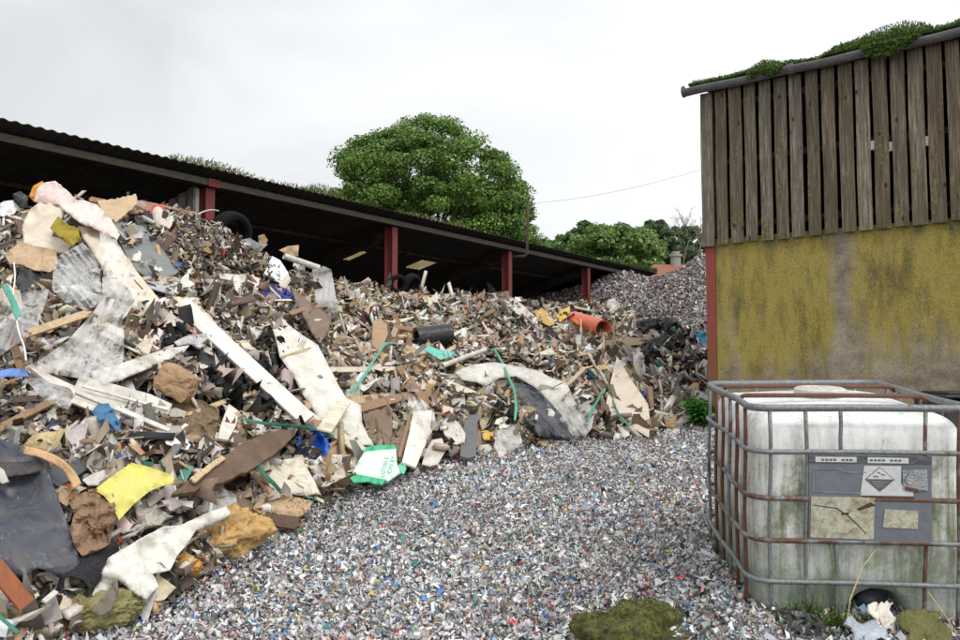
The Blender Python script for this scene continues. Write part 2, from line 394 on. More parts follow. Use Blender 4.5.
def heap_field():
    rng = np.random.default_rng(13)
    V0, F0 = grid_mesh(-12, 9, 3.2, 17, .06, lambda a, b_: H1(a, b_))
    ctr = V0[F0].mean(1); pc = 480 + F_ * ctr[:, 0] / ctr[:, 1]; F0 = F0[(ctr[:, 1] > np.interp(pc, TP, DF) - .1) & (ctr[:, 2] > .05)]
    C0 = np.tile(np.array([lin((96, 82, 68))]), (len(F0), 1))
    Vs = [V0]; Fs = [F0]; Cs = [C0]; base = len(V0)
    n = 120000
    p = rng.uniform(-60, 760, n); Yt = rng.random(n)
    df = np.interp(p, TP, DF); dc = np.interp(p, TP, DC)
    Y = df - .1 + (dc - df + 1.2) * Yt; X = (p - 480) / F_ * Y
    Z0 = H1(X, Y); e = .06
    Nn = np.stack([-(H1(X + e, Y) - H1(X - e, Y)) / (2 * e), -(H1(X, Y + e) - H1(X, Y - e)) / (2 * e), np.ones(n)], 1); Nn /= np.linalg.norm(Nn, axis=1)[:, None]
    yy = CP * Y + (Z0 - CAMZ) * SP; py = 320 - F_ * (-Y * SP + (Z0 - CAMZ) * CP) / yy
    reg = region(p, py); fine = np.where(reg == 1, .62, 1.0)
    kind = rng.random(n)
    col = np.zeros((n, 3))
    for r in range(3):
        k = reg == r; col[k] = palette(PALS[r][0], PALS[r][1], k.sum(), rng, .13)
    # pieces lying under a named sheet or board are pressed flat; only a little litter lies on top of it
    ix_, iy_ = np.clip(p.astype(int), 0, 959), np.clip(py.astype(int), 0, 639)
    under = MASK[iy_, ix_] & (rng.random(n) < .95); fine = fine * np.where(under, .5, 1)
    slab = ((p > 330) & (py < 400)).astype(float); slab[reg == 2] = 0
    P = np.stack([X, Y, Z0], 1) + Nn * (rng.random(n) ** 1.7 * .16 * np.where(under, .15, 1))[:, None]
    # flat shards
    k = kind < .36; m = k.sum(); s = np.exp(rng.normal(size=m) * .5).clip(.3, 2.3) * .052 * fine[k]
    V, Fq = flakes(P[k], Nn[k], s * rng.uniform(.3, .9, m), s * rng.uniform(.9, 2.6, m) * (1 + .4 * slab[k]), .55 - .2 * slab[k], .45, rng, slab[k] * 2)
    Vs.append(V); Fs.append(Fq + base); base += len(V); Cs.append(np.repeat(col[k], 2, axis=0))
    k = (kind >= .36) & (kind < np.where(slab > 0, .52, .70)); m = k.sum(); s = np.exp(rng.normal(size=m) * .5).clip(.3, 2.2) * .075 * fine[k]
    V, Fq, _ = crumples(P[k], Nn[k], s * rng.uniform(.4, 1, m), s * rng.uniform(.9, 2.0, m), .2, np.full(m, .5), rng)
    Vs.append(V); Fs.append(Fq + base); base += len(V); Cs.append(np.repeat(col[k], 12, axis=0))
    # splinters and offcuts
    k = (kind >= np.where(slab > 0, .52, .70)) & (rng.random(n) < .5); m = k.sum(); l = np.exp(rng.normal(size=m) * .6).clip(.3, 3.4) * .15 * fine[k]
    V, Fq = sticks(P[k] + Nn[k] * .02, Nn[k], l * rng.uniform(.05, .25, m), l, l * rng.uniform(.03, .1, m), np.full(m, .45), rng)
    Vs.append(V); Fs.append(Fq + base); base += len(V); Cs.append(np.repeat(col[k], 6, axis=0))
    return big_mesh('rubbish_heap', np.concatenate(Vs), Fs, Cs, vcol_mat('mixed_rubbish', .7, .4, 45))
HEAP_CALL = lambda: tag(heap_field(), 'steep heap of small mixed rubbish, splinters and torn scraps in front of the open shed', 'rubbish heap', kind='stuff')
# ------------------------------------------------------------------ open-fronted shed
U = Vector((.5555, .8315, 0)); W_ = Vector((-.8315, .5555, 0)); P0 = Vector((-4.28, 12.5, 0)); BAY = 4.6
def sp(s, d, z): return P0 + U * s + W_ * d + Vector((0, 0, z * (1 + .0027 * (s - 9))))
def sbox(name, s0, s1, d0, d1, z0, z1, mat, parent):
    c = [sp(s, d, z) for z in (z0, z1) for s, d in ((s0, d0), (s1, d0), (s1, d1), (s0, d1))]
    return mk(name, c, [(0, 3, 2, 1), (4, 5, 6, 7), (0, 1, 5, 4), (1, 2, 6, 5), (2, 3, 7, 6), (3, 0, 4, 7)], mat, parent, centre=True)
shed = empty('open_shed'); tag(shed, 'long open-fronted shed with red steel posts and a mossy corrugated roof', 'shed')
M_RED = matte((122, 50, 48), .7, .45, .2, (90, 60, 50), 6)
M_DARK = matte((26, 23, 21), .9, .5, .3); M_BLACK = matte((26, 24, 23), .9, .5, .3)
M_SHEET = matte((150, 146, 140), .7, .6, .3, (80, 76, 64), 3)
M_FASC = wood_mat((88, 84, 70), .6, 1, (2, 2, 14))
ZE = 4.87; SL = -.26; DEPTH = 9.0; S0, S1 = -2.2 * BAY, 4 * BAY + .35
def roofz(d): return ZE - .035 + SL * (d + .25)
# skylights in the roof plane, found where the sight lines through their middles meet it
def sky_rect(px, py):
    r = ray(px, py)
    for Y in np.arange(14, 60, .02):
        p = Vector((r[0] * Y, Y, CAMZ + r[2] * Y)); q = p - P0; d = q.dot(W_); s = q.dot(U)
        if p.z > roofz(d): return s, d
    return 5, 8
rects = []
for px, py in ((349, 253), (421, 264.5)):
    s, d = sky_rect(px, py); rects.append((s - .33, s + .33, d - .28, d + .28))
    print('sky', (s, d), [sky_rect(px + a, py + b_) for a, b_ in ((-16, 2), (0, -5.5), (16.5, -2.5), (0, 5))])
print('skylights', rects)
def corrug(name, s0, s1, dlist, mat, skip=(), only=None, parent=None, th=.012):
    ds = .076 / 4; ss = np.arange(s0, s1 + ds, ds); V = []; Fq = []
    bounds = sorted(set([dlist[0], dlist[1]] + [x for r in skip for x in (r[2], r[3])]))
    for layer in (0, th):
        for dd in bounds:
            for s in ss: V.append(sp(s, dd, roofz(dd) + .011 * math.sin(s * 2 * math.pi / .152) + layer))
    n = len(ss); nb = len(bounds)
    for j in range(nb - 1):
        for i in range(n - 1):
            sm = (ss[i] + ss[i + 1]) / 2; dm = (bounds[j] + bounds[j + 1]) / 2
            if any(r[0] < sm < r[1] and r[2] < dm < r[3] for r in skip): continue
            a = j * n + i; Fq.append((a, a + n, a + n + 1, a + 1)); a += n * nb; Fq.append((a, a + 1, a + n + 1, a + n))
    for i in range(n - 1):
        Fq.append((i, i + 1, i + 1 + n * nb, i + n * nb)); k = (nb - 1) * n + i; Fq.append((k, k + n * nb, k + 1 + n * nb, k + 1))
    return mk(name, V, Fq, mat, parent)
M_ROOF, nt, b = nodes('roof_sheet'); v = coords(nt)
nt.links.new(ramp(nt, noise_(nt, v, 2.5, 6, .7), [(.35, lin((30, 29, 27))), (.6, lin((48, 46, 43))), (.75, lin((44, 46, 34)))]).outputs[0], b.inputs['Base Color']); b.inputs['Roughness'].default_value = .9
corrug('roof', S0, S1, (-.25, DEPTH), M_ROOF, rects, parent=shed)
M_GRP = matte((214, 204, 176), .5, .3, 0, (130, 114, 80), 2, trans=.75)
for r in rects: corrug('skylight', r[0], r[1], (r[2], r[3]), M_GRP, parent=shed)
sbox('fascia_board', S0, S1, -.03, .03, 4.62, 4.72, M_FASC, shed)
sbox('eaves_rail', S0, S1, .05, .20, 4.62, 4.80, M_BLACK, shed)
for n in range(-1, 5):
    s = n * BAY
    po = empty('post', sp(s, .10, 0)); po.parent = shed
    def pb(nm, s0, s1, d0, d1, z0, z1):
        o = sbox(nm, s0, s1, d0, d1, z0, z1, M_RED, None); o.location -= po.location; o.parent = po; return o
    pb('front_flange', s - .085, s + .085, .06, .075, 0, 4.60 if n else 4.595); pb('web', s - .006, s + .006, .076, .245, 0, 4.58); pb('rear_flange', s - .10, s + .10, .246, .26, 0, 4.6)
    if n == 0: pb('cleat', s - .12, s + .11, -.045, -.033, 4.60, 4.73)
    # rafters behind each post
    c = []
    for dz in (0, .22):
        for ss_, dd in ((s - .07, .3), (s + .07, .3), (s + .07, DEPTH - .2), (s - .07, DEPTH - .2)): c.append(sp(ss_, dd, roofz(dd) - .32 + dz))
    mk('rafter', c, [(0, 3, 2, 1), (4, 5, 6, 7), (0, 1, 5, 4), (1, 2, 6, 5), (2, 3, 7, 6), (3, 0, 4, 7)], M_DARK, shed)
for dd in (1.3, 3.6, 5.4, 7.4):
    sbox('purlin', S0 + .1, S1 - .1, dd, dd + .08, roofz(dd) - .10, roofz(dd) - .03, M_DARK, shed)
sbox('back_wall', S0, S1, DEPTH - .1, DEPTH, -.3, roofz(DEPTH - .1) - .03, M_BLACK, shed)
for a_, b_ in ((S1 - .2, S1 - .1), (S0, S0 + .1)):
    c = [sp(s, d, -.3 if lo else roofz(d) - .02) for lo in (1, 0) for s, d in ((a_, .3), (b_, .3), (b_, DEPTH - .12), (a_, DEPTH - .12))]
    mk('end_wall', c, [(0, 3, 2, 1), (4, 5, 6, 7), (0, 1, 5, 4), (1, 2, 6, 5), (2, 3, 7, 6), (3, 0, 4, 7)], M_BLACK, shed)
# corrugated partition going back from the first post
V = []; Fq = []; k = 0
for dd in np.arange(.28, 6, .04):
    x = -.12 + .022 * math.sin(dd * 2 * math.pi / .25); V += [sp(x, dd, 1), sp(x, dd, roofz(dd) - .03), sp(x + .01, dd, 1), sp(x + .01, dd, roofz(dd) - .03)]
    if k: Fq += [(k - 4, k - 3, k + 1, k), (k - 2, k + 2, k + 3, k - 1)]
    k += 4
mk('partition', V, Fq, M_SHEET, shed); sbox('partition_trim', -.17, -.11, .20, .27, 1.5, 4.59, matte((196, 192, 184), .7, .4), shed)
# moss and grass growing on the eaves
def blades(name, pts, hgt, wid, cols, wts, droop, rng, out=None, trans=.3, lean=.5):
    """tufts of bent blades at pts (n,3)"""
    n = len(pts); d = rng.normal(size=(n, 3)) * lean; d[:, 2] = np.abs(d[:, 2]) * .5 + 1 - droop * (1 + rng.random(n))
    if out is not None: d += out
    d /= np.linalg.norm(d, axis=1)[:, None]; h = hgt * np.exp(rng.normal(size=n) * .4)
    s = np.cross(d, rng.normal(size=(n, 3))); s /= np.linalg.norm(s, axis=1)[:, None]; s *= wid * (.6 + .8 * rng.random((n, 1)))
    g = np.array([0, 0, -1.0]); m = pts + d * (h * .55)[:, None]; t = pts + d * h[:, None] + g * (h * .25 * rng.random(n))[:, None]
    V = np.stack([pts - s, pts + s, m - s * .7, m + s * .7, t], 1).reshape(-1, 3); k = np.arange(n)[:, None] * 5
    C = palette(cols, wts, n, rng, .14)
    return V, [k + np.array([[0, 1, 3, 2]]), k + np.array([[2, 3, 4]])], [C, C]
rng = np.random.default_rng(21)
M_LEAFY = vcol_mat('leafy', .6, .15, 30, .3)
n = 40000
xs = rng.uniform(-.2 * BAY, 2.05 * BAY, n)
def moss_env(s):   # more between the first and second post, a little further along
    px = 1008 - 2608 / (np.asarray(s) / BAY + 3.268)
    return np.clip(np.interp(px, [100, 135, 142, 170, 185, 215, 240, 290, 330, 345, 600, 650], [0, 0, .35, .2, .5, .8, .6, .8, .9, .0, .0, 0]) + .55 * vnoise(np.asarray(s) * 1.6, 0 * np.asarray(s), 3), 0, 1.2)
e = moss_env(xs); k = rng.random(n) < e; xs = xs[k]; e = e[k]; n = len(xs)
dd = rng.uniform(-.25, .4, n); pts = np.array([tuple(sp(a, d_, roofz(d_) + .01)) for a, d_ in zip(xs, dd)]); pts[:, 2] += rng.random(n) * .15 * e
V, Fq, C = blades('m', pts, .045, .006, [(104, 122, 56), (134, 132, 72), (84, 100, 46), (150, 140, 96), (94, 80, 56)], [5, 4, 4, 3, 2], .25, rng, np.array([.2, -.3, 0]))
tag(big_mesh('moss_and_grass', V, Fq, C, M_LEAFY), 'moss and dry grass growing along the eaves of the open shed', 'moss', kind='stuff')
n = 5000; xs = rng.uniform(3.1 * BAY, 4.05 * BAY, n); dd = rng.uniform(-.27, .3, n)
pts = np.array([tuple(sp(a, d_, roofz(d_) + .01)) for a, d_ in zip(xs, dd)]); pts[:, 2] += rng.random(n) * .12 * (xs > 3.6 * BAY)
V, Fq, C = blades('m', pts, .10, .012, [(70, 96, 44), (90, 104, 50), (60, 70, 36)], [5, 4, 3], .3, rng, np.array([.2, -.3, 0]))
tag(big_mesh('moss_cover', V, Fq, C, M_LEAFY), 'green moss covering the roof edge at the far end of the open shed', 'moss', kind='stuff')
# thin rusty pipe sticking up from the eaves
def tube_bm(path, r, seg=8, closed=False, bm=None):
    bm = bm or bmesh.new(); path = [Vector(p) for p in path]; n = len(path); rings = []
    pn = None
    for i, p in enumerate(path):
        if closed: t = (path[(i + 1) % n] - path[i - 1]).normalized()
        else: t = (path[min(i + 1, n - 1)] - path[max(i - 1, 0)]).normalized()
        if pn is None: pn = t.orthogonal().normalized()
        pn = (pn - t * pn.dot(t)).normalized(); bi = t.cross(pn); rr = r[i] if isinstance(r, (list, tuple)) else r
        rings.append([bm.verts.new(p + pn * math.cos(a) * rr + bi * math.sin(a) * rr) for a in [2 * math.pi * k / seg for k in range(seg)]])
    for i in range(n if closed else n - 1):
        A, B = rings[i], rings[(i + 1) % n]
        if closed and i == n - 1:   # match the twist
            off = min(range(seg), key=lambda o: (A[0].co - B[o].co).length); B = B[off:] + B[:off]
        for k in range(seg): bm.faces.new((A[k], A[(k + 1) % seg], B[(k + 1) % seg], B[k]))
    if not closed: bm.faces.new(rings[0][::-1]); bm.faces.new(rings[-1])
    return bm
M_RUST, nt, b = nodes('rusty_steel'); v = coords(nt)
nt.links.new(ramp(nt, noise_(nt, v, 14, 6, .7), [(.3, lin((70, 42, 34))), (.5, lin((122, 68, 48))), (.7, lin((150, 96, 72)))]).outputs[0], b.inputs['Base Color']); b.inputs['Roughness'].default_value = .85
bump_(nt, b, noise_(nt, v, 60, 4), .4, .005)
Yp = 19.9
pb_ = tube_bm([at(513, 257, Yp), at(525, 256, Yp - .05), at(527, 254, Yp - .06), at(527.5, 230, Yp - .06), at(528, 203, Yp - .06)], .035, 8)
tag(bm_obj('vent_pipe', pb_, matte((88, 66, 60), .85, .5, .2, (60, 50, 46), 9), smooth=True), 'thin rusty pipe bent up over the eaves of the open shed', 'pipe')
# ------------------------------------------------------------------ boarded barn with a rendered wall
BU = Vector((.8315, -.5555, 0)); BW = Vector((.5555, .8315, 0)); BC = Vector((2.62, 9.15, 0))
def bp(s, d, z): return BC + BU * s + BW * d + Vector((0, 0, z))      # d > 0 goes into the building
barn = empty('timber_barn'); tag(barn, 'tall barn clad in gappy weathered boards above a lichen-covered rendered wall', 'barn')
def bbox(name, s0, s1, d0, d1, z0, z1, mat, parent=barn, seg=1, wob=0):
    V = []; Fq = []
    for i in range(seg + 1):
        z = z0 + (z1 - z0) * i / seg; ox = wob * math.sin(i * 1.3 + s0 * 9) ; 
        V += [bp(s0 + ox, d0, z), bp(s1 + ox * .6, d0, z), bp(s1 + ox * .6, d1, z), bp(s0 + ox, d1, z)]
    for i in range(seg):
        a = i * 4
        for k in range(4): Fq.append((a + k, a + (k + 1) % 4, a + 4 + (k + 1) % 4, a + 4 + k))
    Fq += [(3, 2, 1, 0), tuple(seg * 4 + k for k in range(4))]
    return mk(name, V, Fq, mat, parent, centre=True)
# board material: grey-brown weathered grain, yellow lichen spots
M_BOARD, nt, b = nodes('weathered_board'); L = nt.links.new
g = noise_(nt, coords(nt, (30, 30, 1.1), rnd=True), 2.4, 9, .72, .5); g2 = noise_(nt, coords(nt, (9, 9, 1.0), rnd=True), 1.2, 5, .6)
c = ramp(nt, g, [(.3, lin((40, 36, 31))), (.45, lin((94, 87, 78))), (.55, lin((128, 121, 111))), (.68, lin((168, 161, 151)))]).outputs[0]
c = mixc(nt, math_(nt, 'MULTIPLY', ramp(nt, g2, [(.42, 0), (.62, 1)]).outputs[0], .65), c, lin((76, 66, 54)))
oi = nt.nodes.new('ShaderNodeObjectInfo'); c = mixc(nt, 1.0, c, ramp(nt, oi.outputs['Random'], [(0, (.60, .52, .45)), (.3, (.95, .90, .82)), (.5, (.78, .66, .56)), (.75, (1.02, 1.02, 1.0)), (1, (1.2, 1.17, 1.12))]).outputs[0], 'MULTIPLY')
vv = coords(nt, (1, 1, 1), 'Object', True); li = noise_(nt, vv, 26, 4, .7)
geo = nt.nodes.new('ShaderNodeNewGeometry'); sz = nt.nodes.new('ShaderNodeSeparateXYZ'); L(geo.outputs['Position'], sz.inputs[0])
zf = nt.nodes.new('ShaderNodeMapRange'); zf.inputs['From Min'].default_value = 4.3; zf.inputs['From Max'].default_value = 3.0; L(sz.outputs[2], zf.inputs[0])
lm = math_(nt, 'MULTIPLY', ramp(nt, math_(nt, 'ADD', li, math_(nt, 'MULTIPLY', zf.outputs[0], .085)), [(.63, 0), (.67, 1)]).outputs[0], .85)
big = ramp(nt, noise_(nt, vv, 2.3, 3), [(.45, 0), (.6, 1)]).outputs[0]; lm = math_(nt, 'MULTIPLY', lm, big)
c = mixc(nt, lm, c, lin((150, 138, 42)))
gm_ = math_(nt, 'MULTIPLY', ramp(nt, math_(nt, 'ADD', noise_(nt, vv, 7, 5, .7), math_(nt, 'MULTIPLY', zf.outputs[0], .10)), [(.5, 0), (.72, 1)]).outputs[0], .5)
c = mixc(nt, gm_, c, lin((84, 82, 40)))
kn = nt.nodes.new('ShaderNodeTexVoronoi'); kn.inputs['Scale'].default_value = 1.0; L(coords(nt, (7, 7, 3.2), rnd=True), kn.inputs['Vector'])
c = mixc(nt, ramp(nt, kn.outputs['Distance'], [(.06, 1), (.12, 0)]).outputs[0], c, lin((34, 26, 22)))
L(c, b.inputs['Base Color']); b.inputs['Roughness'].default_value = .85; bump_(nt, b, g, .8, .012)
rb = random.Random(4); PITCH = .1655
for i in range(44):
    s = i * PITCH; zb = 3.015 + .017 * s + rb.uniform(-.012, .006); zt = 4.835 + .021 * s - .02
    bbox('board', s + rb.uniform(-.004, .006), s + PITCH - rb.uniform(.026, .042), -.052 + rb.uniform(-.006, .004), -.028 + rb.uniform(-.0015, .0015), zb, zt, M_BOARD, seg=6, wob=.003)
for z in (3.2, 3.95, 4.62): bbox('batten', .16, 7.3, .0, .05, z, z + .07, M_DARK)
# small pale pieces of board seen through the gaps
for px, py in ((889, 144), (908, 145), (928, 142)):
    s = (((px - 480) / F_) * BC.y - BC.x) / (BU.x - ((px - 480) / F_) * BU.y)
    z = at(px, py, BC.y + BU.y * s).z
    s = round(s / PITCH) * PITCH - .01
    bbox('packer', s - .03, s + .03, -.0255, -.002, z - .05, z + .045, matte((226, 222, 212), .6, .2))
# rendered wall
M_WALL, nt, b = nodes('lichened_render'); L = nt.links.new
tcx = nt.nodes.new('ShaderNodeTexCoord'); sxyz = nt.nodes.new('ShaderNodeSeparateXYZ'); L(tcx.outputs['Object'], sxyz.inputs[0])
S_, Zz = sxyz.outputs[0], sxyz.outputs[2]
ov = tcx.outputs['Object']
def mpn(sc): 
    m_ = nt.nodes.new('ShaderNodeMapping'); m_.inputs['Scale'].default_value = sc; L(ov, m_.inputs[0]); return m_.outputs[0]
base = ramp(nt, noise_(nt, mpn((1, 1, 1)), 3, 8, .7), [(.35, lin((108, 98, 84))), (.6, lin((164, 151, 133)))]).outputs[0]
streak = noise_(nt, mpn((5, 5, .5)), 1.6, 5, .6, .3); fine = noise_(nt, mpn((1, 1, 1)), 34, 6, .85); mid = noise_(nt, mpn((1, 1, 1)), 2.2, 8, .8)
def gauss(center, wd):
    d_ = math_(nt, 'DIVIDE', math_(nt, 'SUBTRACT', math_(nt, 'ADD', S_, math_(nt, 'MULTIPLY', math_(nt, 'SUBTRACT', mid, .5), .16)), center), wd)
    return math_(nt, 'POWER', 2.718, math_(nt, 'MULTIPLY', math_(nt, 'MULTIPLY', d_, d_), -1.0))
low = nt.nodes.new('ShaderNodeMapRange'); L(math_(nt, 'SUBTRACT', Zz, math_(nt, 'MULTIPLY', S_, .22)), low.inputs[0])
low.inputs['From Min'].default_value = 1.75; low.inputs['From Max'].default_value = 1.1   # bare towards the foot, higher to the right
am = math_(nt, 'ADD', math_(nt, 'ADD', math_(nt, 'MULTIPLY', streak, .8), math_(nt, 'MULTIPLY', mid, .5)), .20)
am = math_(nt, 'SUBTRACT', am, math_(nt, 'MULTIPLY', gauss(1.47, .12), .45)); am = math_(nt, 'SUBTRACT', am, math_(nt, 'MULTIPLY', low.outputs[0], .40))
am = math_(nt, 'SUBTRACT', am, math_(nt, 'MULTIPLY', gauss(.32, .10), .12)); am = math_(nt, 'ADD', am, math_(nt, 'MULTIPLY', math_(nt, 'SUBTRACT', fine, .5), .95))
lich = ramp(nt, am, [(.48, 0), (.74, 1)]).outputs[0]
hue = ramp(nt, math_(nt, 'ADD', math_(nt, 'MULTIPLY', noise_(nt, mpn((2.5, 2.5, .7)), 2, 5, .6), .75), math_(nt, 'MULTIPLY', fine, .45)), [(.42, lin((72, 66, 38))), (.49, lin((98, 94, 50))), (.57, lin((134, 120, 52))), (.65, lin((162, 146, 66))), (.74, lin((124, 118, 60)))]).outputs[0]
c = mixc(nt, math_(nt, 'MULTIPLY', lich, .9), base, hue)
# dark pits and pale flecks
vo = nt.nodes.new('ShaderNodeTexVoronoi'); vo.inputs['Scale'].default_value = 42; L(ov, vo.inputs['Vector'])
pit = math_(nt, 'MULTIPLY', ramp(nt, vo.outputs['Distance'], [(.13, 1), (.24, 0)]).outputs[0], ramp(nt, noise_(nt, ov, 5, 3), [(.38, 0), (.52, 1)]).outputs[0])
c = mixc(nt, math_(nt, 'MULTIPLY', pit, .8), c, lin((46, 40, 32)))
vo2 = nt.nodes.new('ShaderNodeTexVoronoi'); vo2.inputs['Scale'].default_value = 24; L(ov, vo2.inputs['Vector'])
fl = math_(nt, 'MULTIPLY', ramp(nt, vo2.outputs['Distance'], [(.12, 1), (.2, 0)]).outputs[0], ramp(nt, noise_(nt, ov, 2.4, 3), [(.52, 0), (.6, 1)]).outputs[0])
c = mixc(nt, math_(nt, 'MULTIPLY', fl, .8), c, lin((176, 166, 148)))
rst = math_(nt, 'MULTIPLY', ramp(nt, noise_(nt, mpn((1, 1, 22)), 1.7, 3), [(.66, 0), (.70, 1)]).outputs[0], .35)
c = mixc(nt, rst, c, lin((110, 62, 36)))
c = mixc(nt, .75, c, ramp(nt, noise_(nt, mpn((1, 1, 1)), 60, 5, .9), [(.33, (.45, .45, .42)), (.5, (.95, .95, .95)), (.66, (1.45, 1.4, 1.3))]).outputs[0], 'MULTIPLY')
L(c, b.inputs['Base Color']); b.inputs['Roughness'].default_value = .92; bump_(nt, b, fine, .6, .015)
def wallmesh():
    V = []; Fq = []; c8 = [(s, d, z) for z in (-.3, 3.09) for s, d in ((.13, 0), (7.3, 0), (7.3, .2), (.13, .2))]
    o = mk('rendered_wall', c8, [(0, 3, 2, 1), (4, 5, 6, 7), (0, 1, 5, 4), (1, 2, 6, 5), (2, 3, 7, 6), (3, 0, 4, 7)], M_WALL, barn)
    o.location = BC; o.rotation_euler = (0, 0, math.atan2(BU.y, BU.x))
    # thin weathered plank form lines on the render: one raised day-joint
    return o
wallmesh()
M_POST, nt, b = nodes('red_oxide_post'); v = coords(nt); L = nt.links.new
ge = nt.nodes.new('ShaderNodeNewGeometry'); sz = nt.nodes.new('ShaderNodeSeparateXYZ'); L(ge.outputs['Position'], sz.inputs[0])
mr = nt.nodes.new('ShaderNodeMapRange'); mr.inputs['From Min'].default_value = 2.4; mr.inputs['From Max'].default_value = 1.3; L(sz.outputs[2], mr.inputs[0])
nz = noise_(nt, v, 16, 5, .7)
c = mixc(nt, ramp(nt, math_(nt, 'ADD', math_(nt, 'MULTIPLY', nz, .6), math_(nt, 'MULTIPLY', mr.outputs[0], .5)), [(.5, 0), (.8, 1)]).outputs[0], lin((134, 62, 54)), lin((104, 84, 44)))
L(c, b.inputs['Base Color']); b.inputs['Roughness'].default_value = .75
bbox('corner_post', .018, .126, -.012, .19, -.3, 3.05, M_POST)
def rz(s, d): return 4.90 + .021 * s + .19 * (d + .12)
for nm, a_, b_, d0_, d1_ in (('side_wall', .03, .10, .2, 4.9), ('far_wall', 7.22, 7.3, .2, 4.9), ('back_wall', .101, 7.219, 4.8, 4.9)):
    c = [bp(s, d, -.3 if lo else rz(s, d) - .004) for lo in (1, 0) for s, d in ((a_, d0_), (b_, d0_), (b_, d1_), (a_, d1_))]
    mk(nm, c, [(0, 3, 2, 1), (4, 5, 6, 7), (0, 1, 5, 4), (1, 2, 6, 5), (2, 3, 7, 6), (3, 0, 4, 7)], M_BLACK, barn)
# roof: corrugated slab rising back, overhanging the boards
def rz(s, d): return 4.90 + .021 * s + .19 * (d + .12)
V = []; Fq = []; ss = np.arange(-.10, 7.45, .03)
for lay in (0, .02):
    for d_ in (-.12, 5.0):
        for s in ss: V.append(bp(s, d_, rz(s, d_) + .018 * math.sin(s * 2 * math.pi / .15) + lay))
n = len(ss)
for i in range(n - 1):
    Fq += [(i, i + n, i + n + 1, i + 1), (2 * n + i, 2 * n + i + 1, 3 * n + i + 1, 3 * n + i), (i, i + 1, 2 * n + i + 1, 2 * n + i)]
mk('roof', V, Fq, M_ROOF, barn)
# gutter: an open half-round trough with an end stop, and moss on it
gt = matte((104, 102, 104), .6, .5, .3, (60, 58, 50), 5)
bm = bmesh.new(); rings = []; NS = 12
for i in range(60):
    s = -.17 + i * .128; sag = .006 * math.sin(i * .9); ring = []
    for lay, r in ((0, .062), (1, .052)):
        for k in range(NS + 1):
            a = math.pi + math.pi * k / NS
            a = math.pi * .93 + math.pi * 1.14 * k / NS
            ring.append(bm.verts.new(bp(s, -.125 + r * math.cos(a), 4.862 + .021 * s + sag + r * math.sin(a))))
    rings.append(ring)
m_ = NS + 1
for i in range(59):
    A, B = rings[i], rings[i + 1]
    for k in range(NS):
        bm.faces.new((A[k], A[k + 1], B[k + 1], B[k])); bm.faces.new((A[m_ + k + 1], A[m_ + k], B[m_ + k], B[m_ + k + 1]))
    bm.faces.new((A[0], B[0], B[m_], A[m_])); bm.faces.new((A[NS], A[m_ + NS], B[m_ + NS], B[NS]))
gut = bm_obj('gutter', bm, gt, barn, smooth=True)
bm = bmesh.new()
for s0_, s1_, r in ((-.185, -.165, .068), (1.0, 1.07, .067), (2.9, 2.97, .067)):
    seg = 16; A = [bm.verts.new(bp(s0_, -.125 + r * math.cos(a), 4.862 + .021 * s0_ + r * math.sin(a))) for a in [2 * math.pi * k / seg for k in range(seg)]]
    B = [bm.verts.new(bp(s1_, -.125 + r * math.cos(a), 4.862 + .021 * s1_ + r * math.sin(a))) for a in [2 * math.pi * k / seg for k in range(seg)]]
    for k in range(seg): bm.faces.new((A[k], A[(k + 1) % seg], B[(k + 1) % seg], B[k]))
    bm.faces.new(A[::-1]); bm.faces.new(B)
    if s0_ < 0:
        bm_obj('gutter_end', bm, gt, gut, smooth=False)
    else: bm_obj('gutter_joint', bm, gt, gut)
    bm = bmesh.new()
bm.free()
rng = np.random.default_rng(31)
n = 130000; s = rng.uniform(-.1, 4.2, n)
def barn_px(s): X = 2.62 + .8315 * s; Y = 9.15 - .5555 * s; return 480 + F_ * X / Y
px = barn_px(s)
thick = np.interp(px, [695, 705, 730, 745, 760, 785, 810, 822, 828, 840, 860, 885, 915, 935, 944, 952, 985, 1100], [.04, .05, .08, .09, .10, .12, .07, .01, .01, .08, .10, .20, .22, .16, .08, .10, .16, .1])
hang = np.interp(px, [700, 757, 762, 768, 780, 790, 795, 872, 880, 900, 915, 930, 938], [0, 0, .10, .02, .10, .08, 0, 0, .13, .16, .12, .03, 0])
tk = np.clip(thick + .05 * vnoise(s * 5, s * 0, 3), .01, .4)
up = rng.random(n); d_ = rng.uniform(-.18, .25, n); z = 4.90 + .021 * s + .05 * (d_ > -.05) + up ** 1.5 * tk * .75 * np.clip(1 - ((d_ - .02) / .24) ** 2, .1, 1)
hk = rng.random(n) < .35 * (hang > .03); z = np.where(hk, 4.90 + .021 * s - rng.random(n) * hang, z); d_ = np.where(hk, -.205 + rng.normal(size=n) * .018, d_)
keep = (rng.random(n) < np.clip(tk / .12, .1, 1)); s, d_, z, hk = s[keep], d_[keep], z[keep], hk[keep]
pts = np.array([tuple(bp(a, b_, c_)) for a, b_, c_ in zip(s, d_, z)]); out = np.tile(np.array([-.2, -.35, 0.0]), (len(s), 1)); out[hk] += np.array([0, 0, -1.0])
V, Fq, C = blades('m', pts, .020, .0045, [(82, 118, 44), (102, 140, 56), (62, 90, 36), (124, 134, 66), (108, 98, 60), (64, 56, 38)], [6, 6, 5, 2.5, 1.5, 2], .35, rng, out)
tag(big_mesh('roof_moss', V, Fq, C, M_LEAFY), 'thick green moss growing over the gutter of the timber barn', 'moss', kind='stuff')
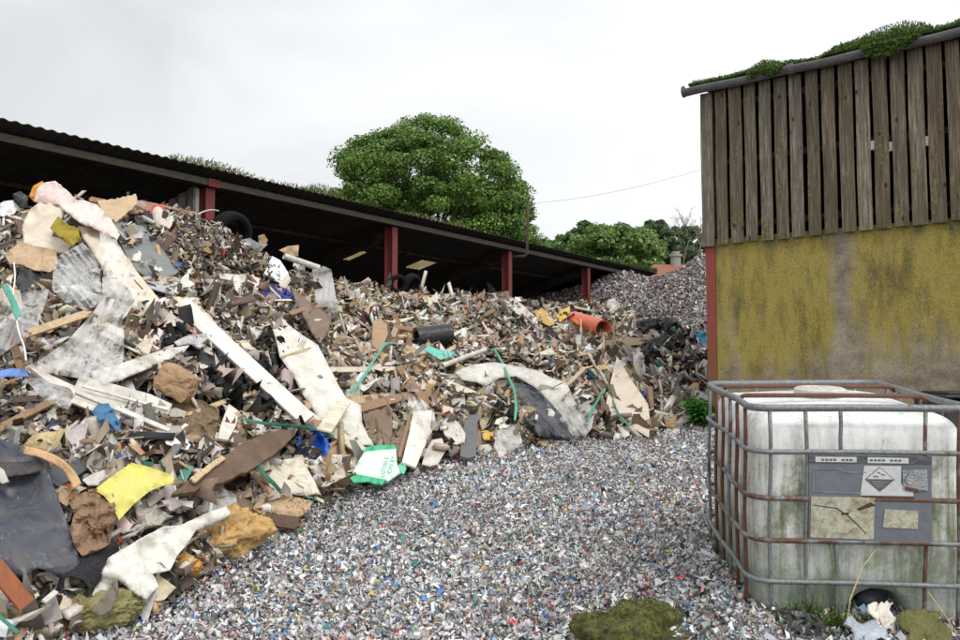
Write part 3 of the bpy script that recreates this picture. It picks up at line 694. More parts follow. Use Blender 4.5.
# ------------------------------------------------------------------ caged bulk container (front left bottom corner at its origin)
tank = empty('bulk_container', (1.292, 3.833, .413)); tank.rotation_euler = (.081, -.001, -.113)
tag(tank, 'grimy white plastic bulk container in a rusty steel cage, sunk in shredded plastic', 'bulk container')
M_BOT, nt, b = nodes('grimy_plastic'); L = nt.links.new; v = coords(nt)
n1 = noise_(nt, v, 5, 7, .7, .5); n2 = noise_(nt, coords(nt, (14, 14, 1.3)), 1.6, 6, .7, .4); n3 = noise_(nt, v, 60, 4, .7)
sx_ = nt.nodes.new('ShaderNodeSeparateXYZ'); L(nt.nodes.new('ShaderNodeTexCoord').outputs['Object'], sx_.inputs[0])
hz = nt.nodes.new('ShaderNodeMapRange'); hz.inputs['From Min'].default_value = 1.0; hz.inputs['From Max'].default_value = .45; L(sx_.outputs[2], hz.inputs[0])
d = math_(nt, 'ADD', math_(nt, 'MULTIPLY', n1, .5), math_(nt, 'MULTIPLY', n2, .5)); d = math_(nt, 'ADD', d, math_(nt, 'MULTIPLY', hz.outputs[0], .13)); d = math_(nt, 'ADD', d, math_(nt, 'MULTIPLY', math_(nt, 'SUBTRACT', n3, .5), .16))
c = ramp(nt, d, [(.46, lin((238, 238, 236))), (.57, lin((216, 217, 212))), (.66, lin((160, 164, 144))), (.77, lin((92, 98, 68)))]).outputs[0]
mid_ = nt.nodes.new('ShaderNodeMapRange'); mid_.inputs['From Min'].default_value = .42; mid_.inputs['From Max'].default_value = .18; L(sx_.outputs[2], mid_.inputs[0])
c = mixc(nt, math_(nt, 'MULTIPLY', mid_.outputs[0], .55), c, lin((118, 130, 118)))
L(c, b.inputs['Base Color']); b.inputs['Roughness'].default_value = .42; bump_(nt, b, n3, .15, .004)
b.inputs['Subsurface Weight'].default_value = .15; b.inputs['Subsurface Scale'].default_value = .03
def make_bottle():
    x0, x1, y0, y1, z0, z1 = .03, .985, .035, 1.165, -.05, .955
    bm = bmesh.new(); bmesh.ops.create_cube(bm, size=1)
    for vv_ in bm.verts: vv_.co = Vector(((x0 + x1) / 2 + vv_.co.x * (x1 - x0), (y0 + y1) / 2 + vv_.co.y * (y1 - y0), (z0 + z1) / 2 + vv_.co.z * (z1 - z0)))
    bmesh.ops.bevel(bm, geom=[e_ for e_ in bm.edges], offset=.105, segments=7, profile=.5, affect='EDGES')
    for ax, a0, a1, st in ((0, x0, x1, .06), (1, y0, y1, .06), (2, z0, z1, .06)):
        k = a0 + st
        while k < a1:
            no = [0, 0, 0]; no[ax] = 1; c_ = [0, 0, 0]; c_[ax] = k
            bmesh.ops.bisect_plane(bm, geom=bm.verts[:] + bm.edges[:] + bm.faces[:], plane_co=c_, plane_no=no); k += st
    cx, cy = (x0 + x1) / 2, (y0 + y1) / 2
    for vv_ in bm.verts:
        p = vv_.co; u = (p.x - cx) / (x1 - x0) * 2; w2 = (p.y - cy) / (y1 - y0) * 2; t = (p.z - z0) / (z1 - z0)
        q = Vector(p)
        q.z += (.035 * (1 - u * u) * (1 - w2 * w2) - .03 * max(0, abs(u) - .75)) if t > .85 else 0
        bulge = .012 * math.sin(t * math.pi); 
        if abs(w2) > .9: q.y += bulge * (1 - u * u) * (1 if w2 > 0 else -1)
        if abs(u) > .9: q.x += bulge * (1 - w2 * w2) * (1 if u > 0 else -1)
        nn = mnoise.noise(p * 3.1) * .012 + mnoise.noise(p * 8) * .004; q += Vector((nn, nn, nn * .6)); vv_.co = q
    o = bm_obj('bottle', bm, M_BOT, None, True)
    # arched outlet pocket cut out of the front
    bm = bmesh.new(); pr = []
    for k in range(17):
        a = math.pi * k / 16; pr.append((.575 + .15 * math.cos(a), .005 + .145 * math.sin(a)))
    pr = [(.725, -.2)] + pr + [(.425, -.2)]
    A = [bm.verts.new((x, -.1, z)) for x, z in pr]; B = [bm.verts.new((x, .26, z)) for x, z in pr]
    bm.faces.new(A); bm.faces.new(B[::-1])
    for k in range(len(pr)): j = (k + 1) % len(pr); bm.faces.new((A[j], A[k], B[k], B[j]))
    bmesh.ops.recalc_face_normals(bm, faces=bm.faces[:])
    cut = bm_obj('cutter', bm, M_BOT)
    md = o.modifiers.new('pocket', 'BOOLEAN'); md.object = cut; md.solver = 'EXACT'; md.operation = 'DIFFERENCE'
    dg = bpy.context.evaluated_depsgraph_get(); me = bpy.data.meshes.new_from_object(o.evaluated_get(dg)); o.modifiers.clear(); o.data = me
    bpy.data.objects.remove(cut); o.parent = tank
    for p in me.polygons:
        p.use_smooth = abs(p.normal.y) < .98 or p.area < .02
    return o
make_bottle()
# galvanised steel going to rust
def galv(rust):
    m, nt, b = nodes('cage_steel_%d' % int(rust * 100)); L = nt.links.new; v = coords(nt)
    n = noise_(nt, v, 6, 6, .7, .3); n2 = noise_(nt, v, 70, 4, .7)
    f = ramp(nt, math_(nt, 'ADD', math_(nt, 'MULTIPLY', n, .85), math_(nt, 'MULTIPLY', n2, .15)), [(.62 - rust * .34, 0), (.66 - rust * .3, 1)]).outputs[0]
    r_ = ramp(nt, n2, [(.3, lin((66, 42, 34))), (.6, lin((104, 66, 48))), (.8, lin((132, 88, 64)))]).outputs[0]
    g = ramp(nt, n2, [(.3, lin((98, 100, 102))), (.7, lin((150, 152, 152)))]).outputs[0]
    L(mixc(nt, f, g, r_), b.inputs['Base Color']); b.inputs['Roughness'].default_value = .6
    L(math_(nt, 'MULTIPLY', math_(nt, 'SUBTRACT', 1.0, f), .45), b.inputs['Metallic']); bump_(nt, b, n2, .3, .003); return m
G1, G2, G3 = galv(.12), galv(.45), galv(.95)
def loop(z, r, mat, off=0, sag=0, rad=.12):
    path = []
    for cx, cy, a0 in ((rad, rad, math.pi), (1 - rad, rad, 1.5 * math.pi), (1 - rad, 1.2 - rad, 0), (rad, 1.2 - rad, .5 * math.pi)):
        for k in range(7):
            a = a0 + math.pi / 2 * k / 6; x = cx + (rad + off) * math.cos(a); y = cy + (rad + off) * math.sin(a)
            path.append(Vector((x, y, z + sag * math.sin(x * 3 + y * 4))))
        # straight run points
        nxt = {math.pi: (1 - rad, 0), 1.5 * math.pi: (1, 1.2 - rad), 0: (rad, 1.2), .5 * math.pi: (0, rad)}[a0]
        p = path[-1]; e_ = Vector((nxt[0] + off * ((nxt[0] == 1) - (nxt[0] == 0)), nxt[1] + off * ((nxt[1] == 1.2) - (nxt[1] == 0)), z))
        for t in (.25, .5, .75):
            q = p.lerp(e_, t); q.z = z + sag * math.sin(q.x * 3 + q.y * 4)
            if abs(q.x) < .05: q.x += .012 * math.sin(q.y * 5 + z * 7)
            path.append(q)
    return bm_obj('cage_rail', tube_bm(path, r, 10, True), mat, tank, True)
loop(1.0, .0175, G1, 0, .004, .09)
for z, m_ in ((.795, G1), (.575, G2), (.375, G2), (.18, G1), (-.03, G3)): loop(z, .0125, m_, .012, .004, .10)
def vbar(x, y, z0, z1, mat, r=.0095, kink=.004):
    path = [Vector((x + kink * math.sin(t * 9 + x * 5), y + kink * math.sin(t * 7 + y * 9), z0 + (z1 - z0) * t)) for t in [k / 8 for k in range(9)]]
    bm_obj('cage_bar', tube_bm(path, r, 8), mat, tank, True)
for x, m_ in ((.085, G1), (.25, G1), (.78, G2), (.925, G2)): vbar(x, -.006, -.03, .99, m_)
vbar(.405, -.006, .80, .99, G1, kink=.001); vbar(.385, -.006, -.03, .375, G1, kink=.001)
for y, m_ in ((.10, G3), (.29, G3), (.47, G2), (.66, G3), (.86, G3), (1.08, G1)): vbar(-.006, y, -.03, .99, m_)
for y in (.15, .35, .6, .85, 1.05): vbar(1.006, y, -.03, .99, G2)
for x in (.12, .3, .5, .7, .88): vbar(x, 1.206, -.03, .99, G1)
# two rusty bars across the top, in front of and behind the filler neck
for y0_, y1_, xa_ in ((.42, .40, .93), (.86, .88, .96)):
    bm_obj('top_bar', tube_bm([Vector((.04, y0_, 1.0)), Vector((.06, y0_, 1.012)), Vector((.5, (y0_ + y1_) / 2, 1.015)), Vector((xa_, y1_, 1.012)), Vector((xa_ + .03, y1_, .985))], .012, 8), G3, tank, True)
# lid with torn white sheet and a wire round it
bm = bmesh.new(); pr = [(0, .17), (.0, .17)]
for z_, r_ in ((.95, .12), (1.0, .12), (1.002, .135), (1.03, .135), (1.036, .12)):
    pass
vs = []
for z_, r_ in ((.96, .115), (.995, .115), (.997, .132), (1.026, .132), (1.034, .118), (1.034, .02)):
    vs.append([bm.verts.new((.5 + r_ * math.cos(a), .62 + r_ * math.sin(a), z_)) for a in [2 * math.pi * k / 24 for k in range(24)]])
for A, B in zip(vs, vs[1:]):
    for k in range(24): bm.faces.new((A[k], A[(k + 1) % 24], B[(k + 1) % 24], B[k]))
bm.faces.new(vs[-1]); lid = bm_obj('filler_cap', bm, matte((210, 208, 200), .5, .4, .1), tank)
bm_obj('wire', tube_bm([Vector((.36 + .5 * t + .02 * math.sin(t * 9), .50 + .06 * math.sin(t * 5), 1.005 + .05 * abs(math.sin(t * 6 + 1)) * (1 - t))) for t in [k / 20 for k in range(21)]], .004, 6), matte((225, 222, 215), .5, .2), tank, True)
# data plate with its labels
def tbox(name, x0, x1, y0, y1, z0, z1, mat, parent=tank):
    c = [(x, y, z) for z in (z0, z1) for x, y in ((x0, y0), (x1, y0), (x1, y1), (x0, y1))]
    return mk(name, c, [(0, 3, 2, 1), (4, 5, 6, 7), (0, 1, 5, 4), (1, 2, 6, 5), (2, 3, 7, 6), (3, 0, 4, 7)], mat, parent)
def tpoly(name, pts, y, th, mat, parent):
    bm = bmesh.new(); A = [bm.verts.new((x, y, z)) for x, z in pts]; B = [bm.verts.new((x, y + th, z)) for x, z in pts]
    bm.faces.new(A); bm.faces.new(B[::-1])
    for k in range(len(pts)): j = (k + 1) % len(pts); bm.faces.new((A[j], A[k], B[k], B[j]))
    bmesh.ops.recalc_face_normals(bm, faces=bm.faces[:]); return bm_obj(name, bm, mat, parent)
M_PL = matte((112, 116, 124), .5, .3, .1, (80, 84, 88), 5); M_LB = matte((206, 207, 206), .6, .25, .1, (140, 140, 130), 9)
M_OLD = matte((190, 186, 166), .8, .75, .05, (104, 98, 66), 22); M_INK = matte((96, 98, 102), .7, .2, 0)
plate = tbox('data_plate', .258, .80, -.021, -.017, .385, .785, M_PL)
def PX(px): return .258 + (px - 811) / (932 - 811) * .542
def PZ(py): return .785 - (py - 459.5) / (549 - 459.5) * .40
def lab(nm, pts, y, mat, par=plate, th=.002): return tpoly(nm, [(PX(a), PZ(b_)) for a, b_ in pts], y, th, mat, par)
lab('plate_strip', [(811, 459.6), (932, 459.6), (932, 467.5), (811, 467.5)], -.024, matte((84, 88, 96), .5, .3))
lab('label', [(817, 461), (858, 461), (858, 466.5), (817, 466.5)], -.027, M_LB); lab('label', [(869, 461), (909, 461.5), (909, 467), (869, 467)], -.027, M_LB)
for x0_, n_ in ((819, 9), (871, 8)):
    for k in range(n_):
        if (k * 7 + x0_) % 5 != 4: lab('print_mark', [(x0_ + k * 4, 463), (x0_ + 2.8 + k * 4, 463), (x0_ + 2.8 + k * 4, 465), (x0_ + k * 4, 465)], -.0285, M_INK, th=.001)
# embossed outline on the upper left
for a, b_ in (((815, 474), (842, 474)), ((842, 474), (845, 477)), ((845, 477), (868, 477)), ((815, 478), (815, 498)), ((815, 498), (864, 499))):
    dx, dz = b_[0] - a[0], b_[1] - a[1]; l_ = math.hypot(dx, dz); nx_, nz_ = -dz / l_ * .5, dx / l_ * .5
    lab('raised_rib', [(a[0] + nx_, a[1] + nz_), (b_[0] + nx_, b_[1] + nz_), (b_[0] - nx_, b_[1] - nz_), (a[0] - nx_, a[1] - nz_)], -.0235, matte((134, 138, 146), .45, .2), th=.0025)
lab('warning_label', [(866, 470), (902, 470), (902, 489), (914, 490), (914, 501), (862, 501), (864, 484)], -.0235, M_LB)
lab('torn_label', [(903, 474), (927, 473), (928, 495), (904, 494)], -.0275, matte((168, 170, 172), .7, .6, .3, (110, 112, 116), 30))
cx_, cy_, rr_ = 881, 484, 14.5
lab('diamond', [(cx_, cy_ - 13), (cx_ + rr_, cy_), (cx_, cy_ + 13), (cx_ - rr_, cy_)], -.0255, M_INK)
lab('diamond_field', [(cx_, cy_ - 12), (cx_ + rr_ - 1.4, cy_ - .3), (cx_ - rr_ + 1.4, cy_ - .3)], -.0268, M_LB)
for dx, dy, w_ in ((-4, -4, 5), (3, -6, 4), (-1, -8, 3)): lab('symbol_mark', [(cx_ + dx - w_ / 2, cy_ + dy), (cx_ + dx + w_ / 2, cy_ + dy + .8), (cx_ + dx + w_ / 2, cy_ + dy + 1.8), (cx_ + dx - w_ / 2, cy_ + dy + 1.2)], -.028, M_INK, th=.001)
for k in range(3): lab('print_mark', [(cx_ - 8 + k * 2, cy_ + 2 + k * 2.4), (cx_ + 8 - k * 2, cy_ + 2 + k * 2.4), (cx_ + 8 - k * 2, cy_ + 2.8 + k * 2.4), (cx_ - 8 + k * 2, cy_ + 2.8 + k * 2.4)], -.0268, matte((150, 152, 154), .6, .2), th=.001)
lab('diamond', [(909, 476), (904, 484), (909, 492), (909.6, 491), (905.4, 484), (909.6, 477)], -.0285, M_INK)
lab('aged_sheet', [(813, 503), (876, 503), (875, 547), (812, 546)], -.0245, M_OLD)
lab('crack', [(815, 511.4), (838, 514.4), (850, 522), (860, 532), (868, 541), (867.4, 541.3), (859.2, 532.4), (849.2, 522.8), (837.6, 515.2), (815, 512.2)], -.026, matte((60, 48, 34), .9, .3))
lab('crack', [(842, 520), (850, 519), (851, 520.4), (844, 521.6)], -.0262, matte((60, 48, 34), .9, .3)); lab('stain', [(858, 515), (872, 508), (877, 511), (868, 514), (861, 517)], -.0262, matte((84, 60, 44), .9, .3))
lab('aged_sheet', [(886, 515), (919, 516), (918, 535), (884, 534)], -.0245, M_OLD)
lab('rust_stain', [(864, 501.5), (914, 501.5), (916, 503), (864, 503)], -.026, G3); lab('rust_stain', [(905, 491), (918, 493), (919, 497), (906, 495)], -.0288, G3)
# outlet valve inside the pocket
bm = tube_bm([Vector((.575, .30, .05)), Vector((.575, .12, .05)), Vector((.575, .119, .05)), Vector((.575, .09, .05))], [.05, .05, .065, .065], 20)
bm_obj('outlet_valve', bm, matte((52, 62, 80), .4, .4, .1), tank, True)
pal = empty('pallet', (0, 0, 0)); pal.parent = tank; pm = matte((120, 108, 92), .85, .5)
for y in (.05, .55, 1.05): tbox('runner', .02, .98, y, y + .1, -.17, -.13, pm, pal)
for x in (.03, .44, .85):
    for y in (.05, .55, 1.05): tbox('block', x, x + .12, y + .005, y + .095, -.129, -.075, pm, pal)
tbox('deck', .01, .99, .01, 1.19, -.074, -.051, pm, pal)

# dark bin behind the container
bn = empty('wheeled_bin', (0, 0, 0)); tag(bn, 'dark plastic bin with a ribbed lid behind the caged container against the wall', 'bin')
MB_ = matte((40, 44, 48), .5, .4, .1); o0 = at(968, 398, 6.3)
def rb_(name, x0, x1, y0, y1, z0, z1, tp=0, mat=MB_):
    c = [(x0 - 0, y0, z0), (x1, y0, z0), (x1, y1, z0), (x0, y1, z0), (x0 - tp, y0 - tp, z1), (x1 + tp, y0 - tp, z1), (x1 + tp, y1 + tp, z1), (x0 - tp, y1 + tp, z1)]
    o = mk(name, c, [(0, 3, 2, 1), (4, 5, 6, 7), (0, 1, 5, 4), (1, 2, 6, 5), (2, 3, 7, 6), (3, 0, 4, 7)], mat, bn)
    md = o.modifiers.new('b', 'BEVEL'); md.width = .015; md.segments = 2; return o
zt = at(958, 391, 6.3).z
bx0 = at(944, 392, 6.3).x
rb_('body', bx0 + .03, bx0 + .58, 6.33, 6.75, .3, zt - .075, .02); rb_('lid', bx0, bx0 + .62, 6.28, 6.82, zt - .06, zt - .03, 0); rb_('lid_rib', bx0 + .06, bx0 + .56, 6.34, 6.76, zt - .028, zt - .008, -.01); rb_('lid_hinge', bx0 + .05, bx0 + .57, 6.84, 6.88, zt - .09, zt - .02)
# ------------------------------------------------------------------ trees, cable, far roof
def leaf_cloud(clumps, per, leaf, rng, cols, wts, centre, flat=.75, spread=1.0):
    Vs = []; Cs = []
    C0 = np.array([c[0] for c in clumps]); R0 = np.array([c[1] for c in clumps])
    idx = np.repeat(np.arange(len(clumps)), per); n = len(idx)
    d = rng.normal(size=(n, 3)); d /= np.linalg.norm(d, axis=1)[:, None]
    r = R0[idx] * (rng.random(n) ** .4) * spread
    P = C0[idx] + d * r[:, None] * np.array([1, 1, flat])
    out = (P - C0[idx]); out /= np.maximum(np.linalg.norm(out, axis=1), .01)[:, None]
    nn = out * .9 + np.array([0, 0, .8]) + rng.normal(size=(n, 3)) * .55; nn /= np.linalg.norm(nn, axis=1)[:, None]
    t = np.cross(nn, rng.normal(size=(n, 3))); t /= np.linalg.norm(t, axis=1)[:, None]; b = np.cross(nn, t)
    s = leaf * np.exp(rng.normal(size=n) * .3)[:, None] / 2; w_ = s * .7
    V = np.stack([P - t * s, P + b * w_ - nn * s * .2, P + t * s - nn * s * .5, P - b * w_ - nn * s * .2], 1).reshape(-1, 3)
    tone = np.exp(rng.normal(size=len(clumps)) * .12)[idx]
    C = palette(cols, wts, n, rng, .10) * tone[:, None]
    return V, np.arange(n * 4).reshape(-1, 4), C
M_LEAF = vcol_mat('tree_leaves', .5, .1, 3, .35)
M_BARK = matte((84, 74, 62), .9, .5, .5, (50, 46, 38), 3)
def limb_bm(bm, a, b, r0, r1, rng, k=5, wig=.05):
    pts = []; L_ = (b - a).length
    for i in range(k + 1):
        t = i / k; pts.append(a.lerp(b, t) + Vector(rng.normal(size=3)) * wig * L_ * math.sin(t * math.pi) * .5)
    tube_bm(pts, [r0 + (r1 - r0) * i / k for i in range(k + 1)], 7, bm=bm)
def tree(name, label, base, clumps, per, leaf, cols, wts, seed, trunk_r=.4, group=None, flat=.75, limbs=22, cat='tree', fork=None):
    rng = np.random.default_rng(seed)
    root = empty(name, base); tag(root, label, cat, group); base = Vector(base)
    cl = [(np.array(c) - np.array(base), r) for c, r in clumps]
    V, Fq, C = leaf_cloud(cl, per, leaf, rng, cols, wts, None, flat)
    o = big_mesh('crown', V, [Fq], [C], M_LEAF); o.parent = root
    cen = Vector(np.mean([c for c, r in cl], axis=0)); zmin = min(c[2] for c, r in cl); fk = Vector((cen.x * .3, cen.y * .3, fork if fork is not None else max(zmin * .8, 1.5)))
    bm = bmesh.new(); limb_bm(bm, Vector((0, 0, -.3)), fk, trunk_r, trunk_r * .7, rng, 5, .02)
    top = cen + Vector((0, 0, .3 * (cen.z - zmin))); limb_bm(bm, fk, top, trunk_r * .65, trunk_r * .2, rng, 6, .08)
    t_ = bm_obj('trunk', bm, M_BARK, root, True)
    idx = rng.choice(len(cl), min(limbs, len(cl)), replace=False); bm = bmesh.new()
    for i in idx: limb_bm(bm, fk.lerp(top, rng.uniform(.0, .7)), Vector(cl[i][0]) * .93 + cen * .07, trunk_r * .28, .04, rng, 6, .10)
    bm_obj('limbs', bm, M_BARK, root, True)
    return root
def dome(cx, cy, cz, rx, ry, rzu, rzd, n, r, rng, inner=.25, lump_=.10):
    out = []; k = 0
    while len(out) < n:
        d = rng.normal(size=3); d /= np.linalg.norm(d); q = 1 if rng.random() > inner else rng.uniform(.35, .85)
        sc = q * (1 + lump_ * math.sin(d[0] * 7 + d[2] * 5 + cx) + lump_ * .6 * rng.normal())
        out.append(((cx + d[0] * rx * sc, cy + d[1] * ry * sc, cz + d[2] * (rzu if d[2] > 0 else rzd) * sc), r * rng.uniform(.65, 1.25)))
    return out
rng = np.random.default_rng(51)
GR = [(104, 138, 60), (126, 158, 72), (84, 114, 50), (148, 174, 94), (64, 90, 42)]; GW = [6, 5, 5, 2.5, 3]
YB = 50.0
c0 = at(428, 205, YB)
cl = dome(c0.x - .05, YB, c0.z - .6, 6.2, 5.4, 5.55, 6.2, 400, 1.05, rng, .3, .035)
cr = at(500, 235, YB); cl += dome(cr.x, YB + .5, cr.z - 1, 2.3, 3.2, 3.4, 3.4, 80, .85, rng, .25, .04)
cr = at(366, 218, YB); cl += dome(cr.x, YB - .5, cr.z - 1, 2.4, 3.4, 3.0, 3.0, 70, .85, rng, .25, .04)
# the gaps low on the right side, where sky and boughs show
gaps = [(500, 208, 7), (515, 240, 5), (444, 214, 4)]
def keep(c):
    x, y = toPx(c[0]); return not any((x - a) ** 2 + (y - b) ** 2 < (g * 1.0) ** 2 for a, b, g in gaps)
cl = [c for c in cl if keep(c)]
tree('sycamore_tree', 'large rounded dense green tree standing behind the open shed roof', (c0.x, YB, 0), cl, 480, .15, GR, GW, 52, .55, flat=.55, limbs=60, fork=4.5)
specs = [  # px, py centre, halfwidth px, up px, depth, label, colours
    (615, 255, 44, 27, 62, 'light green domed tree above the far end of the open shed', [(84, 108, 48), (100, 124, 58), (66, 90, 40), (112, 132, 68)], 3),
    (586, 256, 24, 32, 72, 'darker green tree just behind and beside the light green domed tree', [(58, 84, 36), (74, 100, 44), (44, 66, 30)], 4),
    (562, 262, 28, 24, 80, 'low green tree rising between the large tree and the domed tree', [(74, 104, 46), (92, 122, 56), (56, 82, 36)], 5),
    (660, 262, 27, 42, 75, 'dark green tree right of the light green domed tree', [(48, 72, 38), (62, 88, 46), (36, 56, 30)], 6),
    (690, 262, 26, 35, 70, 'dark bushy tree half hidden by the timber barn, under a bare treetop', [(66, 86, 56), (82, 102, 66), (50, 68, 44)], 7),
    (722, 264, 26, 36, 78, 'dark green tree almost wholly behind the corner of the timber barn', [(52, 74, 40), (66, 90, 48), (40, 58, 32)], 8),
    (538, 262, 22, 22, 85, 'distant green tree just showing at the foot of the large tree', [(70, 98, 44), (86, 114, 52), (54, 78, 34)], 9)]
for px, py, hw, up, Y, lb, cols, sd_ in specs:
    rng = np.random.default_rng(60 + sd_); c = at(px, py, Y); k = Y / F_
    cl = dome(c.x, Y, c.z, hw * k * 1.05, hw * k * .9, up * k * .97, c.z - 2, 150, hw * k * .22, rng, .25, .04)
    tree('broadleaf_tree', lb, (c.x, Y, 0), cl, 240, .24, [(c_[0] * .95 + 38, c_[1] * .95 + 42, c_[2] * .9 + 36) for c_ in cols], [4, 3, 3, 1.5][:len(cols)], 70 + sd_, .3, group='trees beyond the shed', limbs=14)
# bare treetop
rng = np.random.default_rng(99); bt = empty('bare_tree', at(688, 262, 66)); bt.location.z = 0; tag(bt, 'leafless tree with thin twigs showing above the dark trees beside the barn', 'tree')
bm = bmesh.new(); tips = []
def grow(p, d, l, r, dep):
    q = p + d * l; tube_bm([p, p.lerp(q, .5) + Vector(rng.normal(size=3)) * l * .05, q], [r, r * .85, r * .7], 5, bm=bm)
    if dep == 0: return
    for _ in range(3 if dep < 5 else 2):
        dd = (d + Vector(rng.normal(size=3)) * .5 + Vector((0, 0, .12))).normalized(); grow(q, dd, l * rng.uniform(.6, .82), r * .62, dep - 1)
grow(Vector((0, 0, 4.5)), Vector((0, 0, 1)), 3.6, .18, 6)
bm_obj('branches', bm, matte((120, 112, 100), .9, .4), bt)
bm = bmesh.new(); tube_bm([Vector((0, 0, -.2)), Vector((0, 0, 4.6))], [.28, .17], 8, bm=bm); bm_obj('trunk', bm, M_BARK, bt, True)
# overhead cable
pts = [at(530, 203.5, 60).lerp(at(760, 150, 46), k / 24) + Vector((0, 0, -1.0 * 4 * (k / 24) * (1 - k / 24) * .55)) for k in range(25)]
tag(bm_obj('overhead_cable', tube_bm(pts, .014, 5), matte((205, 205, 205), .6, .1), smooth=True), 'thin overhead cable crossing the sky towards the timber barn', 'cable')
# far house roof with its chimney behind the far pile
Yh = 46; h0 = at(650, 268, Yh); house = empty('house', (h0.x, Yh, 0)); tag(house, 'far house with an orange tiled roof and chimney showing over the grey pile', 'house')
MT = matte((146, 94, 76), .8, .3, .4, (110, 66, 48), 6); MWL = matte((190, 180, 165), .8, .3)
rz_ = at(668, 264.5, Yh).z; ez = rz_ - 1.6; x0, x1 = -1.6, 9
Vh = [(x0 - .1, -3.2, ez), (x1, -3.2, ez), (x0 + 1.8, 0, rz_), (x1, 0, rz_), (x0 - .1, 3.2, ez), (x1, 3.2, ez)]
mk('roof', Vh, [(0, 1, 3, 2), (2, 3, 5, 4), (0, 2, 4), (1, 5, 3), (0, 4, 5, 1)], MT, house)
mk('wall', [(x, y, z) for z in (-.3, ez - .01) for x, y in ((x0 + .2, -2.9), (x1 - .3, -2.9), (x1 - .3, 2.9), (x0 + .2, 2.9))], [(0, 1, 5, 4), (1, 2, 6, 5), (2, 3, 7, 6), (3, 0, 4, 7)], MWL, house)
cxh = at(675.5, 255, Yh).x - h0.x; bm = tube_bm([Vector((cxh, 0, rz_ - .6)), Vector((cxh, 0, rz_ + .45)), Vector((cxh, 0, rz_ + .46)), Vector((cxh, 0, rz_ + .6)), Vector((cxh, 0, rz_ + .61)), Vector((cxh, 0, rz_ + .75))], [.3, .3, .38, .38, .24, .24], 14)
bm_obj('chimney', bm, matte((150, 150, 146), .8, .3), house)
# ------------------------------------------------------------------ the pieces lying on the heap, each one an object
def dY(px, py): return hitY(px, py, H0)
def fold(x, y, seed, n=4):
    r = random.Random(seed); a = r.uniform(0, math.pi); h = 0; am = 1.; f_ = 1.0
    wx = mnoise.noise(Vector((x * .7, y * .7, seed * 1.3))) * .8; wy = mnoise.noise(Vector((x * .7 + 9, y * .7, seed * 1.3))) * .8; x, y = x + wx, y + wy
    for k in range(n):
        u = (x * math.cos(a) + y * math.sin(a)) * f_ * 1.25; v = (-x * math.sin(a) + y * math.cos(a)) * f_ * .45
        h += (.45 - 2.1 * abs(mnoise.noise(Vector((u, v, seed * 2.7 + k * 5))))) * am; a += r.uniform(.6, 1.6); am *= .55; f_ *= 1.9
    return h * .75
def fold_old(x, y, seed, n=4):
    """creased paper height, piecewise linear ridges"""
    r = random.Random(seed); h = 0
    for k in range(n):
        a = r.uniform(0, math.pi); f_ = r.uniform(.8, 1.6) * (1.55 ** k); ph = r.uniform(0, 9)
        t = (x * math.cos(a) + y * math.sin(a)) * f_ + ph + .5 * mnoise.noise(Vector((x * f_ * .5, y * f_ * .5, seed * 1.7 + k)))
        h += (abs((t % 1) - .5) * 4 - 1) / (1.5 ** k)
    return h / 2.2
HEROES = []     # (px, py, short name)
def finish(o, name, label, cat, short=None, px=None, py=None, group=None):
    tag(o, label, cat, group); HEROES.append((px, py, short or name.replace('_', ' '))); return o
def _mask(P):
    xs = [p[0] for p in P]; ys = [p[1] for p in P]; x0, x1, y0, y1 = max(0, int(min(xs))), min(959, int(max(xs)) + 1), max(0, int(min(ys))), min(639, int(max(ys)) + 1)
    if x1 <= x0 or y1 <= y0: return
    gx, gy = np.meshgrid(np.arange(x0, x1 + 1) + .5, np.arange(y0, y1 + 1) + .5); c = np.zeros(gx.shape, bool); j = len(P) - 1
    for i in range(len(P)):
        a, b_ = P[i], P[j]
        if a[1] != b_[1]: c ^= ((a[1] > gy) != (b_[1] > gy)) & (gx < (b_[0] - a[0]) * (gy - a[1]) / (b_[1] - a[1]) + a[0])
        j = i
    MASK[y0:y1 + 1, x0:x1 + 1] |= c
def pip(x, y, poly):
    c = False; j = len(poly) - 1
    for i in range(len(poly)):
        if (poly[i][1] > y) != (poly[j][1] > y) and x < (poly[j][0] - poly[i][0]) * (y - poly[i][1]) / (poly[j][1] - poly[i][1]) + poly[i][0]: c = not c
        j = i
    return c
MASK = np.zeros((640, 960), bool)
